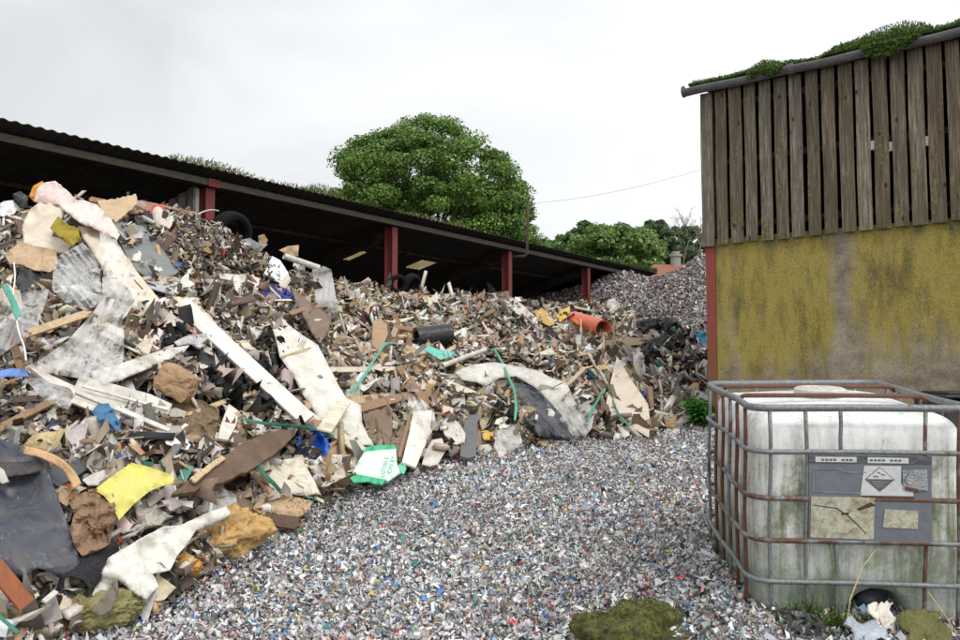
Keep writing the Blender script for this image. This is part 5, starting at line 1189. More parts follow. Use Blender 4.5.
# ---- lower left
tarp = patch('grey_tarpaulin', 'large torn dark grey tarpaulin covering the lower left corner of the heap', 'tarpaulin', [(-30, 436), (-4, 438), (14, 443), (32, 454), (46, 458, .04), (50, 466, .04), (50, 476, .02), (58, 498), (66, 520), (76, 548), (80, 562), (76, 574), (62, 580), (50, 572), (38, 568), (24, 576), (12, 578), (-2, 568), (-30, 572)], m_tarp, th=.006, off=.40, amp=.085, freq=3.6, seed=60, short='grey tarpaulin')
patch('tape_band', None, None, [(-30, 464), (2, 462), (26, 462), (49, 457), (50, 472), (28, 474), (4, 478), (-30, 476)], matte((72, 68, 70), .6, .45, .2), th=.004, off=.45, amp=.06, freq=3.6, seed=60, parent=tarp)
patch('paper_label', None, None, [(-2, 466), (4, 470), (9, 482), (2, 484), (-4, 478)], matte((206, 204, 192), .8, .4), th=.002, off=.47, amp=.01, seed=61, parent=tarp)
lump_obj('foam_block', 'beige foam block half tucked behind the grey tarpaulin', 'foam block', 52, 445, 27, 14, matte((198, 180, 134), .95, .4, .4, (130, 112, 76), 5), off=.25, crease=.12, freq=1.3, seed=3, short='beige foam block', rot=-.1, fine=.05)
strip('plastic_trim', 'curved tan plastic trim arching over the beige foam block', 'trim', [(24, 450, .1), (42, 454, .12), (58, 462, .12), (70, 473, .1), (78, 486, .05)], .05, matte((206, 166, 124), .6, .2), off=.5, th=.006, short='tan trim')
patch('green_sheet', 'dark green-grey sheet curled under the dull blue rag', 'sheet', [(68, 426), (80, 424), (98, 432), (116, 430), (126, 440), (122, 448), (104, 446), (88, 446), (74, 438)], matte((96, 102, 98), .6, .3, .2, (160, 158, 150), 4), th=.01, off=.38, amp=.06, freq=3.4, seed=62, short='curled green-grey sheet')
plank('slate', 'flat dark slate behind the crumpled brown paper', 'slate', (50, 482), (84, 462), .13, .015, m_dgrey, off=.4)
patch('broken_brick', 'broken orange-red brick next to the grey tarpaulin', 'brick', [(55, 483), (72, 480), (74, 490), (62, 494), (56, 490)], matte((164, 84, 60), .9, .3, .4), th=.05, off=.35, amp=.02, seed=63, smooth=False)
patch('white_scrap', 'bright white paper between the slate and the yellow sheet', 'paper', [(82, 480), (92, 474), (104, 470), (106, 478), (98, 486), (88, 486)], m_white, th=.006, off=.42, amp=.03, seed=64)
patch('yellow_sheet', 'bright yellow folded board beside the crumpled brown paper', 'board', [(94, 490), (112, 476), (131, 463), (146, 466), (172, 475), (174, 483), (160, 487), (150, 491), (134, 504), (119, 520), (112, 506), (104, 496)], matte((216, 206, 104), .6, .3, .1, (200, 190, 140), 6), th=.012, off=.55, amp=.012, freq=2, seed=65, smooth=False, short='yellow board')
patch('brown_paper', 'crumpled brown paper sack between the grey tarpaulin and yellow board', 'paper sack', [(68, 500), (80, 494), (88, 490), (98, 488), (112, 494), (117, 508), (114, 528), (108, 545), (96, 552), (82, 556), (74, 546), (70, 530), (74, 514)], matte((146, 118, 94), .9, .3, .25, (100, 78, 60), 5), th=.006, off=.45, amp=.20, freq=4.0, seed=66, smooth=False, short='crumpled brown sack')
patch('hessian_scrap', 'small tan scrap folded above the crumpled brown paper sack', 'paper', [(56, 494), (64, 488), (78, 490), (76, 500), (66, 506), (60, 502)], m_card, th=.006, off=.4, amp=.05, freq=6, seed=67, smooth=False)
pipe('corrugated_hose', 'black ribbed drainage hose running under the white vinyl sheet', 'hose', (74, 588), (104, 548), .085, matte((58, 60, 64), .5, .2), off=.30, offb=.28, rings=22, short='ribbed hose', seg=20)
patch('white_vinyl', 'large crumpled white vinyl sheet between the ribbed hose and orange foam', 'vinyl sheet', [(92, 596), (100, 574), (108, 558), (124, 548), (144, 538), (160, 528), (184, 524), (204, 514), (226, 506), (232, 514), (212, 526), (196, 530), (186, 546), (176, 556), (170, 570), (152, 574), (158, 586), (146, 600), (132, 592), (118, 580), (106, 592)], matte((226, 223, 214), .5, .38, .12, (160, 146, 122), 5), th=.008, off=.38, amp=.12, freq=3.6, seed=68, short='white vinyl sheet')
patch('vinyl_corner', 'cream vinyl offcut flattened below the white vinyl sheet', 'vinyl sheet', [(120, 584), (136, 574), (160, 576), (176, 588), (164, 600), (140, 604), (126, 600)], matte((214, 200, 172), .7, .35), th=.008, off=.26, amp=.05, freq=3, seed=69)
lump_obj('orange_foam', 'big crusty orange foam lump resting on the shredded plastic', 'foam lump', 224, 534, 40, 23, matte((204, 168, 110), .95, .5, .6, (160, 120, 74), 9), off=.22, crease=.34, freq=1.6, seed=4, short='big orange foam lump', rot=-.22, fine=.05, sub=5)
lump_obj('orange_foam', 'small orange foam lump beside the white vinyl sheet', 'foam lump', 184, 566, 17, 11, matte((216, 158, 74), .95, .35, .6, (150, 98, 44), 8), off=.15, crease=.22, freq=2.4, seed=6, short='small orange foam lump', rot=.2, fine=.12)
patch('cotton_wadding', 'grey-white tangled wadding under the yellow board', 'wadding', [(116, 524), (126, 514), (142, 500), (156, 504), (168, 516), (160, 526), (144, 530), (128, 534)], matte((202, 196, 184), .95, .4, .5, (130, 118, 100), 12), th=.04, off=.3, amp=.11, freq=7, seed=70, short='tangled wadding')
patch('film_sheet', 'clear crinkled film between the wet brown board and orange foam', 'plastic film', [(176, 500), (196, 496), (216, 486), (236, 494), (238, 508), (222, 512), (200, 512), (184, 512)], f_white, th=0, off=.36, amp=.08, freq=5, seed=71)
plank('red_brown_plank', 'red-brown timber strip resting on the mossy insulation at the lower left', 'plank', (-12, 558), (27, 606), .085, .03, wood_mat((160, 96, 64), .3), off=.55, offb=.35, short='red-brown strip')
lump_obj('mineral_wool', 'olive mossy insulation lump at the foot of the heap by the ribbed hose', 'insulation', 92, 612, 46, 21, matte((152, 146, 100), .98, .5, .7, (96, 88, 44), 9), off=.12, crease=.2, freq=2.4, seed=8, short='mossy insulation', rot=-.12, fine=.13, sub=5)
lump_obj('mineral_wool', 'smaller pale mossy insulation lump in the very corner under the tarpaulin', 'insulation', 26, 624, 34, 20, matte((166, 160, 120), .98, .5, .7, (104, 96, 60), 9), off=.08, crease=.2, freq=2.4, seed=9, short='pale mossy insulation', fine=.13)
lump_obj('mineral_wool', 'pale insulation lump directly under the edge of the grey tarpaulin', 'insulation', 46, 592, 26, 16, matte((190, 180, 140), .98, .5, .6, (120, 108, 70), 9), off=.05, crease=.2, freq=2.6, seed=10, fine=.13)
patch('rubber_flap', 'grey rubber flap sticking up from the mossy insulation', 'flap', [(92, 612), (100, 600), (112, 586), (118, 579), (118, 592), (114, 604), (110, 612), (100, 616)], matte((118, 110, 98), .8, .3), th=.008, off=.42, amp=.03, seed=72)
plank('white_stick', 'small white stick in front of the mossy insulation', 'stick', (44, 602), (56, 592), .03, .015, m_white, off=.4)
strip('strap', 'thin green strap end in the bottom corner below the red-brown strip', 'strap', [(-6, 612), (6, 622), (18, 633)], .018, matte((50, 130, 110), .5, .25), off=.4, th=.003)

# ---- foot of the heap in the middle
patch('white_insulation', 'cream-white insulation batt right of the wet brown board', 'insulation', [(262, 478), (268, 466), (282, 460), (300, 457), (306, 466), (316, 484), (320, 494), (304, 496), (284, 494), (272, 490)], matte((226, 218, 198), .95, .3, .6, (164, 148, 120), 9), th=.06, off=.32, amp=.04, freq=6, seed=80, short='cream-white insulation')
patch('plaster_rubble', 'pale crumbling plaster slab beside the cream-white insulation', 'plaster', [(306, 462), (320, 455), (338, 458), (344, 468), (346, 480), (336, 484), (326, 478), (314, 474)], matte((214, 206, 192), .95, .5, .6, (146, 128, 106), 10), th=.05, off=.3, amp=.06, freq=6, seed=81, smooth=False)
patch('paper_roll', 'layered roll of brown paper just above the shredded plastic', 'paper roll', [(252, 508), (262, 498), (280, 494), (300, 498), (312, 502), (308, 512), (296, 518), (276, 518), (262, 516)], matte((192, 166, 134), .9, .4, .4, (130, 102, 76), 9), th=.02, off=.32, amp=.09, freq=6, seed=82, smooth=False, short='brown paper roll')
for k_, (pa, pb) in enumerate((((256, 516), (300, 522)), ((262, 521), (300, 526)))):
    plank('bark_slab', ('upper' if k_ == 0 else 'lower') + ' dark slab of layered board under the brown paper roll', 'board', pa, pb, .07, .02, w_dark, off=.25, splinter=.1, seed=k_)
strip('strap', 'short dark green strap crossing the cream-white insulation', 'strap', [(258, 466), (266, 476), (274, 484), (280, 491)], .03, matte((38, 104, 84), .5, .25), off=.6, th=.003, short='short green strap')
m_gbag = matte((214, 228, 218), .5, .2, .1, (196, 206, 196), 6, spec=.5); m_green = matte((76, 186, 140), .5, .15)
bag = patch('printed_sack', 'white plastic sack with green lettering and a green top band', 'sack', [(350, 478), (358, 462), (364, 452), (380, 450), (396, 449), (397, 462), (400, 474), (388, 482), (372, 480)], m_gbag, th=.02, off=.5, amp=.02, freq=3, seed=84, bow=.04, short='green-lettered sack')
patch('top_band', None, None, [(363, 453), (366, 447), (380, 445), (395, 445), (397, 451), (381, 451)], m_green, th=.02, off=.53, amp=.01, seed=85, parent=bag)
patch('base_band', None, None, [(350, 478), (356, 474), (366, 476), (376, 478), (387, 480), (382, 485), (368, 482), (354, 483)], m_green, th=.02, off=.54, amp=.02, seed=86, parent=bag)
patch('side_fold', None, None, [(396, 468), (402, 461), (407, 468), (404, 474), (396, 474)], matte((120, 206, 170), .5, .2), th=.01, off=.46, amp=.01, seed=87, parent=bag)
def lettering(txt, px, py, ang, size_px, off, par):
    cu = bpy.data.curves.new('text', 'FONT'); cu.body = txt; cu.extrude = .002; Y = dY(px, py) - off; cu.size = size_px * Y / F_ * 1.4
    o = bpy.data.objects.new('lettering', cu); link(o); c = at(px, py, Y)
    dg = bpy.context.evaluated_depsgraph_get(); me = bpy.data.meshes.new_from_object(o.evaluated_get(dg)); bpy.data.objects.remove(o)
    me.materials.append(m_green); o = bpy.data.objects.new('lettering', me); link(o)
    o.matrix_world = Matrix.Translation(c) @ Matrix.Rotation(math.radians(90), 4, 'X') @ Matrix.Rotation(ang, 4, 'Z')
    o.location = c - par.location; o.parent = par
lettering('USTIBLE', 384, 478, math.radians(78), 4.2, .615, bag); lettering('ON BY', 391, 474, math.radians(76), 4.2, .61, bag)
patch('black_bag', 'dark grey crumpled bag tucked behind the green-lettered sack', 'bin bag', [(334, 464), (342, 458), (356, 452), (364, 450), (360, 462), (352, 474), (344, 472)], matte((62, 64, 72), .45, .2), th=.006, off=.3, amp=.06, freq=6, seed=88)
c1 = patch('white_board', 'tall white board leaning with a brown edge right of the green-lettered sack', 'board', [(402, 462), (406, 446), (410, 430), (413, 412), (432, 410), (430, 430), (422, 452), (416, 467), (408, 464)], matte((234, 226, 212), .7, .2, .1, (180, 156, 128), 4), th=.02, off=.55, amp=.004, rigid=True, seed=89, smooth=False, short='tall leaning white board')
plank('board_edge', None, None, (399, 458), (411, 412), .03, .03, w_mid, off=.52, parent=c1)
patch('film_sheet', 'bunched clear film hanging over the tall leaning white board', 'plastic film', [(408, 396), (420, 398), (434, 410), (436, 424), (428, 440), (424, 450), (420, 438), (416, 420), (408, 408)], f_white, th=0, off=.64, amp=.04, freq=5, pleat=(70, .08, 11), seed=90)
patch('brown_drape', 'brown dusty fabric hanging in long folds beside the white foam sheet', 'cloth', [(362, 400), (374, 392), (386, 398), (392, 412), (392, 440), (388, 450), (378, 446), (368, 440), (364, 420)], matte((134, 116, 98), .95, .3, .3, (90, 74, 60), 6), th=.008, off=.30, amp=.04, freq=4, pleat=(80, .10, 7), seed=91, short='brown hanging fabric')
patch('white_scrap', 'jagged white board scrap lying left of the grey slab', 'board', [(422, 464), (426, 450), (432, 440), (442, 438), (446, 450), (438, 464), (430, 466)], m_white, th=.012, off=.38, amp=.01, rigid=True, seed=92, smooth=False, short='jagged white scrap')
patch('plastic_bag', 'scrunched clear plastic bag between the jagged white scrap and grey slab', 'bag', [(440, 424), (450, 416), (458, 422), (466, 434), (464, 444), (454, 445), (446, 438)], matte((214, 208, 200), .35, .35, .2, (150, 132, 112), 9, spec=.6), th=.01, off=.48, amp=.08, freq=8, seed=93, short='scrunched clear bag')
patch('grey_slab', 'flat grey composite slab standing upright at the foot of the heap', 'slab', [(460, 456), (462, 434), (466, 416), (478, 414), (477, 434), (476, 456), (468, 458)], matte((112, 112, 114), .8, .25), th=.03, off=.42, amp=.002, rigid=True, seed=94, smooth=False, short='upright grey slab')
patch('film_sheet', 'pale crumpled film standing between the grey slab and black sheeting', 'plastic film', [(494, 446), (496, 434), (502, 426), (512, 424), (520, 432), (523, 446), (512, 450), (500, 458)], f_white, th=0, off=.40, amp=.06, freq=6, pleat=(100, .06, 12), seed=95)
patch('yellow_scrap', 'small yellow foam scrap right of the grey slab', 'foam scrap', [(480, 432), (486, 430), (494, 434), (492, 440), (484, 440)], matte((218, 176, 84), .9, .3), th=.03, off=.36, amp=.03, seed=96)
patch('brown_tile', 'red-brown plastic piece above the scrunched clear bag', 'plastic piece', [(435, 414), (446, 407), (452, 409), (458, 418), (452, 420), (446, 416)], matte((128, 70, 56), .6, .3), th=.012, off=.42, amp=.01, seed=97, smooth=False)
for k_, (P_, lb) in enumerate((([(373, 322), (380, 318), (387, 324), (388, 334), (380, 352), (372, 344)], 'tan wooden block panel standing up beside the brown hanging fabric'), ([(380, 318), (388, 322), (392, 336), (390, 360), (384, 372), (378, 352), (384, 334)], 'second darker wooden panel standing just behind the tan block panel'))):
    patch('wooden_panel', lb, 'wooden panel', P_, matte((176, 146, 116), .8, .3) if k_ == 0 else w_dark, th=.04, off=.45 - .12 * k_, amp=.003, rigid=True, seed=98 + k_, smooth=False, short='tan block panel')
strip('strap', 'turquoise strap bent down from the tan block panel towards the white foam sheet', 'strap', [(396, 343, .1), (386, 344, .1), (378, 354, .05), (368, 370), (360, 382), (350, 393)], .03, matte((82, 170, 146), .5, .2), off=.58, th=.003, seed=4, short='bent turquoise strap')
plank('timber_plank', 'brown plank sloping down towards the red-brown plastic piece', 'plank', (398, 366), (430, 408), .09, .04, w_mid, off=.45, splinter=.05, seed=5, short='sloping brown plank')
patch('white_sheet', 'big curved white panel spread across the middle of the lower heap', 'panel', [(455, 372), (470, 365), (494, 362), (516, 366), (536, 370), (552, 378), (566, 382), (570, 390), (560, 402), (556, 418), (548, 416), (548, 400), (536, 388), (516, 376), (500, 378), (486, 386), (476, 382), (462, 380)], m_white, th=.012, off=.58, amp=.02, freq=1.5, seed=100, short='big curved white panel')
patch('black_sheeting', 'dark grey polythene sheeting hanging below the big curved white panel', 'polythene', [(510, 382), (524, 384), (540, 392), (552, 404), (566, 420), (576, 434), (574, 440), (556, 438), (538, 436), (526, 424), (518, 404)], matte((58, 60, 66), .35, .2, .15, (100, 98, 96), 4, spec=.6), th=.005, off=.45, amp=.05, freq=4, pleat=(50, .08, 6), seed=101, short='dark polythene sheeting')
patch('film_sheet', 'grey translucent film hanging right of the dark polythene sheeting', 'plastic film', [(560, 400), (570, 394), (580, 408), (588, 426), (586, 436), (572, 436), (562, 424), (556, 412)], f_grey, th=0, off=.52, amp=.05, freq=4, pleat=(60, .06, 17), seed=102, short='grey hanging film')
strip('strap', 'long green strap hanging in front of the big curved white panel', 'strap', [(494, 349), (502, 362), (508, 376), (514, 390), (516, 406), (515, 420)], .03, matte((84, 168, 130), .5, .2), off=.75, th=.003, seed=5, short='long green strap')
strip('strap', 'green strap loop slanting across beside the cream canvas triangle', 'strap', [(604, 388), (598, 400), (592, 410), (588, 420)], .028, matte((70, 160, 130), .5, .2), off=.55, th=.003, seed=6)
strip('strap', 'green strap hanging just left of the cream canvas triangle', 'strap', [(604, 376), (610, 390), (614, 404), (620, 416), (630, 426)], .026, matte((78, 140, 116), .5, .2), off=.58, th=.003, seed=7)
patch('cream_canvas', 'cream canvas hanging as a pointed triangle at the right foot of the heap', 'canvas', [(617, 356, .1), (622, 364), (630, 378), (640, 392), (648, 404), (650, 420), (649, 438), (636, 430), (622, 422), (612, 414), (606, 404), (610, 384)], matte((214, 202, 184), .9, .2, .15, (160, 144, 122), 4), th=.006, off=.5, amp=.03, freq=1.6, seed=103, smooth=False, short='cream canvas triangle')
patch('white_scrap', 'white plastic sheet lying at the right foot of the heap by the nettles', 'plastic sheet', [(664, 438), (668, 424), (676, 417), (692, 415), (694, 418), (684, 424), (678, 434), (672, 440)], m_white, th=.01, off=.3, amp=.02, seed=104, short='white sheet by the nettles')
patch('film_sheet', 'crumpled clear film lying under the black bags near the barn corner', 'plastic film', [(672, 392), (682, 386), (694, 390), (710, 392), (710, 402), (694, 404), (680, 400)], f_grey, th=0, off=.3, amp=.07, freq=5, seed=105)
# ---- upper middle and right
pipe('orange_pipe', 'salmon orange drain pipe poking out of the upper heap', 'drain pipe', (574, 320), (603, 329), .14, matte((222, 116, 92), .5, .15), off=.2, offb=.75, wall=.14, short='orange pipe')
patch('orange_plastic', 'bright orange plastic piece just above the orange drain pipe', 'plastic piece', [(571, 320), (580, 315), (594, 320), (600, 326), (588, 326), (578, 325)], matte((206, 104, 48), .6, .2), th=.02, off=.55, amp=.01, seed=106)
pipe('black_canister', 'black plastic cylinder lying on its side in the upper heap', 'canister', (416, 338), (450, 334), .145, m_black, off=.3, offb=.42, wall=.3, short='black cylinder')
patch('turquoise_film', 'turquoise plastic sheet lying under the black cylinder', 'plastic sheet', [(419, 346), (428, 345), (440, 350), (456, 352), (450, 358), (440, 360), (430, 354)], matte((120, 202, 184), .5, .2), th=.006, off=.42, amp=.05, freq=5, seed=107, short='turquoise sheet')
pipe('white_pole', 'slim white pole lying across above the big curved white panel', 'pole', (442, 366), (485, 350), .032, m_white, off=.55, wall=.3, short='slim white pole', seg=12)
plank('white_post', 'pale stick standing upright against the dark shed', 'stick', (421, 290), (426, 271), .05, .04, m_white2, off=.1, abs_=(12.6, 12.6), short='upright pale stick')
plank('thin_stick', 'pale timber lath standing upright left of the orange drain pipe', 'lath', (581, 336), (581, 313), .03, .02, w_pale, off=.7)
plank('thin_stick', 'thin tan lath hanging below the mouth of the orange drain pipe', 'lath', (604, 350), (603, 326), .03, .02, w_pale, off=.5)
plank('thin_stick', 'dark wooden lath standing just above the cream canvas triangle', 'lath', (616, 358), (613, 326), .04, .03, w_mid, off=.4)
plank('timber_plank', 'orange-brown batten standing in the heap beside the slim white pole', 'plank', (534, 352), (527, 329), .05, .03, wood_mat((196, 148, 104), .3), off=.4)
patch('yellow_sheet', 'yellow plastic scrap left of the orange drain pipe', 'plastic sheet', [(556, 316), (562, 310), (570, 306), (570, 312), (566, 318), (560, 322)], matte((222, 190, 92), .6, .2), th=.01, off=.45, amp=.03, seed=108, short='yellow scrap')
patch('yellow_foam', 'mustard foam piece on the end of the long white curled sheet', 'foam', [(534, 312), (542, 308), (552, 316), (555, 324), (548, 327), (540, 322)], matte((206, 170, 104), .9, .3), th=.03, off=.42, amp=.03, seed=109)
patch('white_sheet', 'long white curled sheet draped over the ridge in the middle', 'plastic sheet', [(488, 308), (502, 306), (514, 312), (520, 322), (536, 326), (540, 320), (530, 312), (522, 304), (512, 298), (500, 300)], m_white2, th=.01, off=.4, amp=.05, freq=4, seed=110, short='long white curled sheet')
patch('white_cushion', 'round white cushion on the ridge above the orange drain pipe', 'cushion', [(605, 306), (608, 300), (614, 298), (620, 304), (621, 312), (616, 316), (608, 310)], m_white, th=.06, off=.3, amp=.01, seed=111, bow=.06, short='round white cushion')
patch('white_sheet', 'white square of board right of the orange drain pipe', 'board', [(624, 324), (630, 318), (644, 322), (636, 331), (628, 330)], m_white, th=.012, off=.4, amp=.02, seed=112, short='white square board')
patch('blue_bag', 'small royal blue plastic tie on the upper heap above the long white curled sheet', 'plastic', [(480, 300), (484, 296), (490, 298), (488, 303), (489, 308), (482, 307)], matte((40, 84, 156), .5, .2), th=.01, off=.35, amp=.04, freq=9, seed=113)
patch('cyan_sheet', 'bright cyan plastic sheet at the right end of the heap against the barn', 'plastic sheet', [(693, 336), (698, 331), (708, 334), (712, 342), (710, 354), (702, 352), (697, 346)], matte((64, 168, 200), .5, .15), th=.008, off=.35, amp=.05, freq=4, seed=114, short='cyan sheet')
k_ = 0
for px, py, r_, lb in ((650, 332, 15, 'largest black bag at the left of the black bag cluster'), (668, 330, 13, 'black bag with a torn top in the middle of the cluster'), (664, 350, 15, 'black bag lowest in the cluster beside the white square board'), (684, 346, 12, 'small black bag near the cyan plastic sheet'), (648, 358, 11, 'loose black bag hanging just above the cream canvas triangle')):
    lump_obj('bin_bag', lb, 'bin bag', px, py, r_, r_ * .85, m_black, off=.25, crease=.42, freq=2.6, seed=20 + k_, short='black bag cluster', fine=.12, flat=.7); k_ += 1
patch('grey_bag', 'crumpled white-grey bag left below the black bag cluster', 'bag', [(632, 350), (640, 346), (644, 358), (646, 372), (640, 376), (634, 366)], f_white, th=0, off=.42, amp=.07, freq=8, seed=115)
plank('grey_channel', 'pale grey plastic channel leaning at the right of the cream canvas triangle', 'channel', (656, 382), (671, 418), .08, .03, matte((190, 186, 178), .5, .3), off=.4)
patch('navy_sheet', 'navy blue sheet beside the cream canvas triangle', 'sheet', [(640, 392), (648, 388), (657, 392), (656, 397), (644, 398)], matte((32, 36, 92), .5, .2), th=.01, off=.32, amp=.02, seed=116)
# tyre rings at the ridge
def tyre(px, py, Y, R_, r_, rot, label):
    c = at(px, py, Y); bm = bmesh.new(); SG, TG = 36, 14
    ring = [[bm.verts.new(((R_ + r_ * .62 * math.copysign(abs(math.cos(b_)) ** .7, math.cos(b_))) * math.cos(a), r_ * math.copysign(abs(math.sin(b_)) ** .7, math.sin(b_)), (R_ + r_ * .62 * math.copysign(abs(math.cos(b_)) ** .7, math.cos(b_))) * math.sin(a))) for b_ in [2 * math.pi * k / TG for k in range(TG)]] for a in [2 * math.pi * k / SG for k in range(SG)]]
    for i in range(SG):
        for j in range(TG): bm.faces.new((ring[i][j], ring[(i + 1) % SG][j], ring[(i + 1) % SG][(j + 1) % TG], ring[i][(j + 1) % TG]))
    bmesh.ops.recalc_face_normals(bm, faces=bm.faces[:])
    o = bm_obj('tyre', bm, matte((16, 16, 17), .85, .15, .2, (40, 38, 36), spec=.2), None, True); o.location = c; o.rotation_euler = rot; return finish(o, 'tyre', label, 'tyre', 'tyre', px, py)
tyre(398, 284, 12.6, .12, .06, (.2, 0, .4), 'small black tyre standing on the ridge in front of the second red post')
tyre(411, 285, 12.8, .15, .07, (.4, .2, 1.1), 'tilted black tyre leaning against the small tyre on the ridge')
tyre(230, 236, 11.5, .30, .11, (.3, 0, 1.1), 'large black tyre half buried on the ridge right of the first red post')
patch('black_fin', 'thin black pointed plastic fin on the ridge left of the small tyres', 'plastic piece', [(386, 288), (387, 278), (390, 272), (392, 280), (391, 288)], m_black, th=.02, off=.1, amp=.0, seed=117)

# ---- plants and oddments near the container
def plant(name, label, px, py, Y, hgt, n, rng_seed, cols, leaf=.06):
    rng = np.random.default_rng(rng_seed); root = empty(name, at(px, py, Y)); tag(root, label, 'plant')
    bm = bmesh.new(); pts = []; 
    for k in range(n):
        d = Vector((rng.normal() * .35, rng.normal() * .35, 1)).normalized(); l = hgt * rng.uniform(.6, 1.1); tube_bm([Vector((0, 0, -.05)), d * l * .5, d * l], [.006, .005, .003], 5, bm=bm)
        for j in range(8): pts.append(d * l * (.25 + .75 * j / 7))
    bm_obj('stem', bm, matte((80, 104, 50), .7, .2), root)
    V = []; Fq = []; C = []
    for p in pts:
        for _ in range(3):
            a = rng.uniform(0, 6.28); u = Vector((math.cos(a), math.sin(a), rng.uniform(-.2, .5))).normalized(); s = u.cross(Vector((0, 0, 1))).normalized(); l = leaf * rng.uniform(.6, 1.3); b0 = len(V)
            V += [p, p + u * l * .4 + s * l * .28, p + u * l + Vector((0, 0, -l * .3)), p + u * l * .4 - s * l * .28]; Fq.append((b0, b0 + 1, b0 + 2, b0 + 3))
    C = palette(cols, [1] * len(cols), len(Fq), rng, .12)
    o = big_mesh('leaves', np.array([tuple(v) for v in V]), [np.array(Fq)], [C], M_LEAFY); o.parent = root
plant('nettle', 'bright green leafy nettle growing between the white sheet and the barn corner', 702, 428, dY(702, 428) - .15, .42, 13, 5, [(70, 128, 46), (92, 150, 60), (56, 104, 38)], .12)
HEROES.append((702, 420, 'nettle'))
rng = np.random.default_rng(77)
def gz(x, y): return float(H1(x, y))
n = 2600; gx_ = 1.36 + rng.random(n) * 1.0; gy_ = 3.66 + rng.random(n) * .14 + .0 * gx_ - .11 * (gx_ - 1.3); kk = rng.random(n) < np.clip(.15 + .9 * vnoise(gx_ * 5, gy_ * 3, 4) + .5 * (np.abs(gx_ - 1.65) < .25), 0, 1)
gx_, gy_ = gx_[kk], gy_[kk]; pts = np.stack([gx_, gy_, H1(gx_, gy_)], 1)
V, Fq, C = blades('g', pts, .085, .0035, [(72, 108, 40), (96, 128, 52), (60, 88, 34), (150, 140, 86)], [6, 4, 4, 1.5], .1, rng, np.array([-.1, -.3, .1]), lean=.45)
tag(big_mesh('grass', V, Fq, C, M_LEAFY), 'short green grass growing along the foot of the caged container', 'grass', kind='stuff')
for k, (p, lb) in enumerate(((((845, 636, 3.62), (850, 600, 3.60), (862, 568, 3.66), (877, 548, 3.74)), 'longest dry grass stalk leaning across the front of the caged container'), (((958, 636, 3.6), (945, 616, 3.62), (928, 592, 3.68)), 'dry stalk bending before the lower right of the caged container'), (((835, 580, 3.72), (832, 560, 3.74), (827, 535, 3.78)), 'short green stalk by the second upright of the cage'))):
    bm = tube_bm([at(*q) for q in p], [.004, .0035, .003, .002][:len(p)], 5); tag(bm_obj('dry_stalk', bm, matte((190, 172, 128) if k < 2 else (96, 120, 60), .8, .3)), lb, 'stalk')
# mossy boulder at the bottom edge
def ground_lump(name, label, cat, px, py, Y, rx, ry, rz_, mat, seed, crease=.2, fine=.1):
    c = at(px, py, Y); bm = bmesh.new(); bmesh.ops.create_icosphere(bm, subdivisions=5, radius=1)
    for v in bm.verts:
        d = v.co.normalized(); r = 1 + crease * mnoise.noise(d * 1.8 + Vector((seed, 0, 0))) + fine * mnoise.noise(d * 7 + Vector((0, seed, 0))) + fine * .4 * mnoise.noise(d * 20)
        v.co = Vector((d.x * rx * r, d.y * ry * r, d.z * rz_ * r))
    o = bm_obj(name, bm, mat, None, True); o.location = c; return finish(o, name, label, cat, None, px, py)
M_MOSS, nt, b = nodes('mossy_stone'); v = coords(nt)
c = ramp(nt, noise_(nt, v, 16, 7, .7), [(.38, lin((58, 54, 30))), (.5, lin((94, 96, 46))), (.62, lin((126, 128, 62))), (.72, lin((72, 66, 46)))]).outputs[0]
nt.links.new(c, b.inputs['Base Color']); b.inputs['Roughness'].default_value = .95; bump_(nt, b, noise_(nt, v, 90, 5, .8), 1.0, .015)
ground_lump('mossy_stone', 'low mossy olive stone half buried in the shredded plastic at the bottom edge', 'stone', 634, 652, 3.98, .32, .30, .20, M_MOSS, 3, .42, .12)
st_ = bpy.data.objects['mossy_stone']; rg2 = np.random.default_rng(8); co_ = np.array([tuple(v.co + st_.location) for v in st_.data.vertices]); nn_ = np.array([tuple(v.normal) for v in st_.data.vertices])
kq = rg2.integers(0, len(co_), 9000); kq = kq[(nn_[kq, 2] > .1) & (vnoise(co_[kq, 0] * 9, co_[kq, 1] * 9, 3) > -.35)]
V, Fq, C = blades('m', co_[kq] + rg2.normal(size=(len(kq), 3)) * .004, .012, .0025, [(104, 108, 52), (130, 132, 66), (80, 84, 40), (146, 140, 90)], [4, 3, 3, 1], .2, rg2, nn_[kq] * .8, lean=.7)
tag(big_mesh('moss_tufts', V, Fq, C, M_LEAFY), 'short olive moss tufts growing on the half buried stone at the bottom edge', 'moss', kind='stuff')
patch_specs = [('black_grate', 'broken black plastic crate lid lying in front of the caged container', (806, 628, 3.55), .14, m_black), ('grey_packet', 'flattened grey plastic packet at the bottom by the container outlet', (868, 636, 3.5), .12, matte((176, 184, 196), .4, .3, spec=.5)),
    ('white_wrapper', 'crumpled white wrapper in the arched outlet pocket of the container', (884, 619, 3.62), .08, m_white2), ('green_net', 'green-brown mossy sacking lying right of the container outlet', (925, 630, 3.55), .15, matte((112, 110, 66), .95, .5, .6, (70, 66, 40), 12))]
